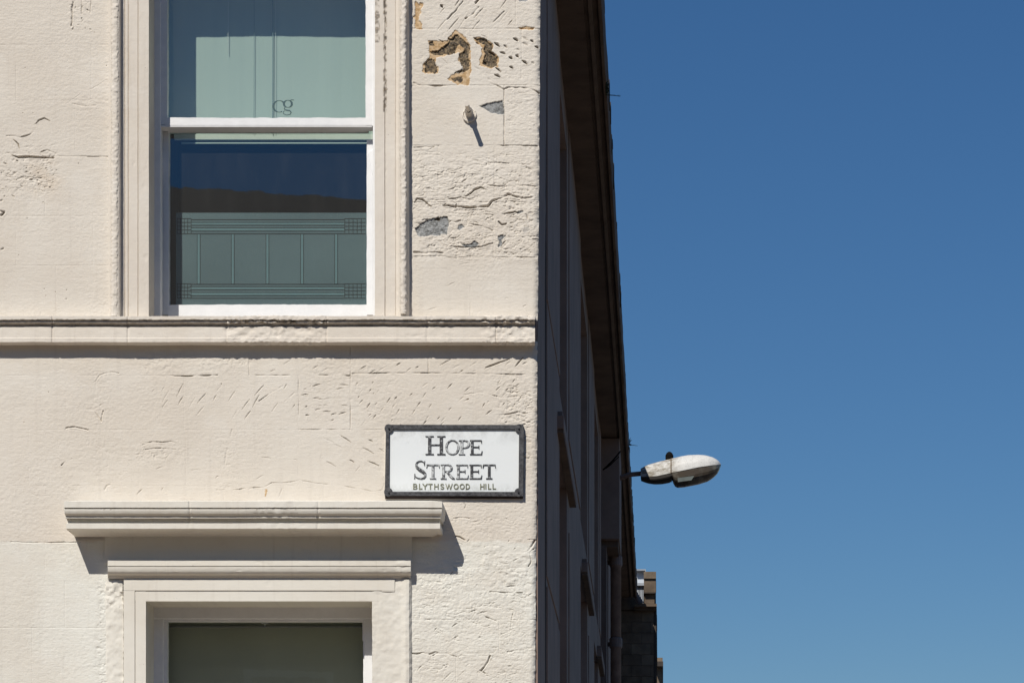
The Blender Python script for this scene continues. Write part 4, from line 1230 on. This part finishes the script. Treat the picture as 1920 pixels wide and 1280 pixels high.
while yy < 1400:
    hgt = 20.5
    off = 0 if row % 2 else 17
    xe = 1148 - off
    while xe < 1226:
        x2 = min(xe + 36, 1226)
        if x2 - xe > 4:
            q = MB(); nbox(q, xe + .25, x2 - .25, yy + .3, yy + hgt - .3, -.01 * r2.random(), .05)
            q.build('stone_block', M['stone'] if r2.random() < .6 else M['stone2'], nb)
        xe = x2
    yy += hgt; row += 1
q = MB(); nbox(q, 1226.3, 1230.5, 1143.5, 1420, .0, 6); q.build('corner_pier', M['fascia'], nb)
q = MB(); nbox(q, 1190, 1231.3, 1131, 1136, -.22, 7); nbox(q, 1190, 1230.5, 1136.2, 1143, -.12, 7); q.build('cornice', M['stone'], nb)
ch = MB(); nbox(ch, 1207.4, 1229.6, 1084, 1110, 0, 1.2); chm = ch.build('chimney', M['stone'], nb)
ch = MB(); nbox(ch, 1207, 1230, 1071, 1083.7, -.03, 1.3); ch.build('chimney_cap', M['stone2'], chm)
ch = MB(); nbox(ch, 1208, 1227, 1111, 1130.8, .05, 1.1); ch.build('chimney_base', M['stone'], chm)
fr2 = MB(); nbox(fr2, 1206.6, 1228, 1109.6, 1111.6, -.02, 1.2); fr2.build('chimney_band', M['fascia'], chm)
# glazed lantern behind the eave
M['lantern'] = simple('white_lantern', (0.55, 0.60, 0.66), .5, .15, 8, .1)
la = MB(); nbox(la, 1191, 1210, 1069, 1093, .6, 1.0); lo = la.build('roof_lantern', M['lantern'], nb)
la = MB(); nbox(la, 1190.5, 1210.8, 1066.4, 1069, .5, 1.2); nbox(la, 1209.6, 1210.8, 1069, 1096, .5, .1); nbox(la, 1190, 1210.5, 1092, 1097, .5, .2); la.build('lantern_frame', simple('lantern_lead', (0.33, 0.36, 0.4), .5, .2, 9, 0), lo)
for i in range(6):
    q = MB(); nbox(q, 1192 + i * 2.6, 1193.2 + i * 2.6, 1097, 1130, .55, .1); q.build('slat', M['lantern'], nb)
q = MB(); nbox(q, 1190, 1208, 1097, 1131, .7, .3); q.build('lantern_back', simple('lantern_grey', (0.22, 0.24, 0.26), .6, .2, 9, 0), nb)
gp = MB(); gp.tube([NP(1180, 1092, -.2), NP(1190, 1112, -.2), NP(1202, 1131, -.2)], .045, 10); gp.build('gutter_pipe', M['pipe'], nb, smooth=True)
q = MB()
for i in range(26):
    yq = r2.uniform(1150, 1290); nbox(q, 1229.8, 1230.5 + r2.random() * 1.8, yq, yq + r2.uniform(2, 8), .3, 1.2)
q.build('side_moulding', M['fascia'], nb)
fb = thing('stone_building', 'small far stone building edge showing beside the brown building at the bottom', 'building')
def fbox(mb_, x0, x1, y0, y1, dz, t):
    zf = 42.0; k = (D + zf + dz) / (S * D); a0 = ((x0 - VX) * k, EYE + (VY - y1) * k); b0 = ((x1 - VX) * k, EYE + (VY - y0) * k)
    mb_.box(a0[0], b0[0], zf + dz, zf + dz + t, a0[1], b0[1])
q = MB(); fbox(q, 1224, 1241.5, 1248, 1900 + 10, 0, 9); q.build('wall', M['stone'], fb)
q = MB(); fbox(q, 1226, 1243.5, 1239, 1248, -.3, 9.5); q.build('cornice', M['fascia'], fb)
q = MB(); fbox(q, 1231, 1242.5, 1232, 1239, 0, 2); q.build('chimney', M['stone2'], fb)

# ------------------------------------------------------------------ street lamp on its wall arm
lamp = thing('street_lamp', 'weathered white street lamp head on a short arm against the blue sky', 'street lamp')
kl = .485
zl = D * (1 / kl - 1)
def LPt(X, Y):      # crop pixel -> world x, z in the lamp's plane
    px = 1120 + X / 7.385; py = 820 + Y / 7.385
    k = (D + zl) / (S * D)
    return (px - VX) * k, EYE + (VY - py) * k
m, nt, b_ = base_mat('lamp_paint', (0.7, 0.7, 0.68), 0.5, 0.3)
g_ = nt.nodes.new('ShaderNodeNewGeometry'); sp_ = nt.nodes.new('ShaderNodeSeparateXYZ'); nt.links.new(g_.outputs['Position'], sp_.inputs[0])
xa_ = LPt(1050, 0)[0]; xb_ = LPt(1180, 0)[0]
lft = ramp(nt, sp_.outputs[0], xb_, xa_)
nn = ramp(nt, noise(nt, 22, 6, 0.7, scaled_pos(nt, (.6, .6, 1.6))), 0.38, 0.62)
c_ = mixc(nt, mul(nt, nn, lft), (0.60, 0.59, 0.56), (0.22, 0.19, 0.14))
c_ = mixc(nt, mul(nt, ramp(nt, noise(nt, 55, 4, .7), .5, .66), .4), c_, (0.25, 0.24, 0.21))
nt.links.new(c_, b_.inputs['Base Color'])
M['lamp'] = m
M['lampdark'] = simple('lamp_gear_tray', (0.045, 0.04, 0.034), .6, .3, 9, .1)
m, nt, b_ = base_mat('lamp_bowl', (0.10, 0.085, 0.065), 0.22, 0.5)
nt.links.new(mixc(nt, ramp(nt, noise(nt, 5, 3), .45, .6), (0.075, 0.06, 0.045), (0.15, 0.14, 0.115)), b_.inputs['Base Color'])
M['bowl'] = m
def interp(tab, x):
    return float(np.interp(x, [a for a, _ in tab], [b for _, b in tab]))
top_t = [(600, 430), (640, 408), (700, 378), (850, 335), (1000, 300), (1150, 265), (1250, 248), (1400, 242), (1500, 250), (1600, 278), (1670, 318), (1700, 352), (1712, 372)]
rim_t = [(600, 540), (700, 543), (830, 530), (1000, 492), (1150, 460), (1400, 408), (1600, 380), (1712, 373)]
hw_t = [(600, .06), (700, .09), (850, .11), (1000, .13), (1200, .155), (1400, .16), (1550, .145), (1650, .105), (1700, .05), (1712, .015)]
def loft(xs, lower, name, mat, parent, bt=None, off=0.0, ksh=1.0):
    vs = []; fs = []; n = 14
    for X in xs:
        hw = interp(hw_t, X) * ksh; rim = interp(rim_t, X); tp = interp(top_t, X)
        # near rim is lifted in the picture by hw * view slope; take that back
        x_, zr = LPt(X, rim); _, zt_ = LPt(X, tp); slope = (VY - 880) / F
        zr = zr - hw * slope
        zb_ = LPt(X, interp(bt, X))[1] if bt else 0
        for i in range(n + 1):
            a = math.pi * i / n
            y = -math.cos(a) * hw
            if not lower:
                hgt_ = max(zt_ - zr, .002) * (1 + (ksh - 1) * .6); z = zr + hgt_ * math.sin(a) ** .75
            else:
                hgt_ = max(zr - zb_, .003); z = zr - .002 - hgt_ * math.sin(a) ** .55
                y *= .97
            vs.append((x_, zl + y, z))
    m_ = n + 1
    for i in range(len(xs) - 1):
        for j in range(n):
            fs.append((i * m_ + j, i * m_ + j + 1, (i + 1) * m_ + j + 1, (i + 1) * m_ + j))
        fs.append((i * m_, (i + 1) * m_, (i + 1) * m_ + n, i * m_ + n))
    fs.append(tuple(range(m_))); fs.append(tuple((len(xs) - 1) * m_ + j for j in reversed(range(m_))))
    return mesh_obj(name, vs, fs, mat, parent, smooth=False)
can = loft(list(np.linspace(600, 1712, 40)), False, 'canopy', M['lamp'], lamp)
for p in can.data.polygons: p.use_smooth = True
can.data.set_sharp_from_angle(angle=math.radians(40))
loft([1012, 1020, 1027], False, 'canopy_seam', simple('seam_rust', (0.20, 0.15, 0.10), .8, .4, 30, .2), lamp, ksh=1.03)
gt = loft(list(np.linspace(604, 1005, 14)), True, 'gear_tray', M['lampdark'], lamp, [(600, 590), (650, 612), (720, 630), (800, 640), (900, 635), (1005, 614)])
bw = loft(list(np.linspace(1030, 1710, 30)), True, 'bowl', M['bowl'], lamp, [(1030, 560), (1050, 620), (1075, 668), (1110, 688), (1200, 680), (1400, 640), (1530, 600), (1600, 555), (1660, 500), (1700, 430), (1712, 385)])
q = loft([1005, 1032], True, 'hinge', M['lampdark'], lamp, [(1000, 606), (1040, 600)])
# aluminium clips and reflector patches seen through the bowl
q = MB(); a0 = LPt(1115, 655); a1 = LPt(1300, 630); c0 = LPt(1340, 570); c1_ = LPt(1110, 600)
q.prism([a0, a1, c0, c1_], zl - .156, zl - .150)
q.build('reflector', simple('reflector_metal', (0.13, 0.15, 0.14), .5, .3, 9, 0), lamp)
ph = MB()
cxp, czp = LPt(998, 285)
ph.tube([(cxp, zl, czp - .05), (cxp, zl, czp + .03), (cxp, zl, czp + .055), (cxp, zl, czp + .068)], [.042, .043, .030, .012], 14)
ph.build('photocell', M['cable'], lamp)
am = MB(); e0 = LPt(610, 492); e1 = LPt(450, 512); e2 = LPt(330, 520)
xw = -(Lw - 72) / S
am.tube([(xw, zl + .1, e2[1] - .01), (e1[0], zl, e1[1]), (e0[0] + .05, zl, e0[1])], .026, 12); am.build('arm', M['pipe'], lamp, smooth=True)

# ------------------------------------------------------------------ cables and weeds along the eave
def SPt(px, py, L):
    k = (VX - px) / L
    z = D * (1 / k - 1)
    return (-L / S, z, EYE + (VY - py) / k / S)
cbl = MB()
cbl.tube([SPt(1163, 846, 150), SPt(1150, 862, 165), SPt(1138, 874, 190), SPt(1131, 880, 214)], .008, 6)
cbl.tube([SPt(1160, 856, 152), SPt(1148, 868, 168), SPt(1136, 878, 192)], .005, 6)
tag(cbl.build('cable', M['cable']), 'thin dark cable sagging under the eave left of the street lamp', 'cable')
def weed(px, py, L, n, sz, label):
    c = Vector(SPt(px, py, L)); r3 = random.Random(int(px))
    mbw = MB()
    for i in range(n):
        a = r3.uniform(0, 6.28); el = r3.uniform(-.6, 1.4); ln_ = sz * (r3.uniform(.15, .45) if i else 1.3)
        if i == 0: a, el = 0, -.05
        d_ = Vector((abs(math.cos(a)) * math.cos(el), math.sin(a) * math.cos(el), math.sin(el))) * ln_
        base = c + Vector((0, r3.uniform(-.3, .3) * sz, r3.uniform(0, .9) * sz if i else -.02 * sz))
        mbw.tube([base, base + d_ * .6, base + d_ + Vector((0, 0, -.06 * ln_))], [.0035, .0025, .001], 4)
        for k in range(7):
            b0 = base + d_ * r3.uniform(.1, 1.0); s2 = sz * r3.uniform(.05, .11)
            u = Vector((r3.uniform(-1, 1), r3.uniform(-1, 1), r3.uniform(-1, 1))).normalized() * s2; w_ = Vector((u.z, u.x, u.y))
            mbw.quad(tuple(b0 - u), tuple(b0 + w_ * .5), tuple(b0 + u), tuple(b0 - w_ * .5))
    tag(mbw.build('weed', M['leaf']), label, 'weed')
weed(1136, 176, 126, 34, .07, 'small dark weed growing out of the gutter edge near the top')
weed(1180, 834, 126, 22, .07, 'small tuft of weeds on the gutter just above the street lamp')

# ------------------------------------------------------------------ the building across the road, seen mirrored in the glass
ob = thing('tenement_building', 'dark stone tenement across the road mirrored in the upper window glass', 'building')
ob.location = (-5.3, -21.6, 0); ob.rotation_euler = (0, 0, math.radians(-11))
q = MB(); q.box(-18, 22, -9, 0, -.1, 10.4)
q.build('wall', simple('dark_stone', (0.13, 0.105, 0.085), .9, .3, 2, .3), ob)
q = MB(); q.box(-18.2, 22.2, -9.2, .35, 10.402, 10.75); q.build('cornice', M['stone'], ob)
q = MB(); q.hexa([(-18, .2, 10.752), (22, .2, 10.752), (22, -3.5, 13.9), (-18, -3.5, 13.9), (-18, -9, 10.752), (22, -9, 10.752), (22, -5.5, 13.9), (-18, -5.5, 13.9)])
q.build('roof', M['slate'], ob)
for i in range(14):
    for z0_ in (1.2, 4.4, 7.4):
        q = MB(); q.box(-16.6 + i * 2.7, -15.4 + i * 2.7, .001, .05, z0_, z0_ + 1.9); w0 = q.build('window', M['white'], ob)
        q = MB(); q.box(-16.5 + i * 2.7, -15.5 + i * 2.7, .051, .06, z0_ + .1, z0_ + 1.8); q.build('pane', M['dark'], w0)
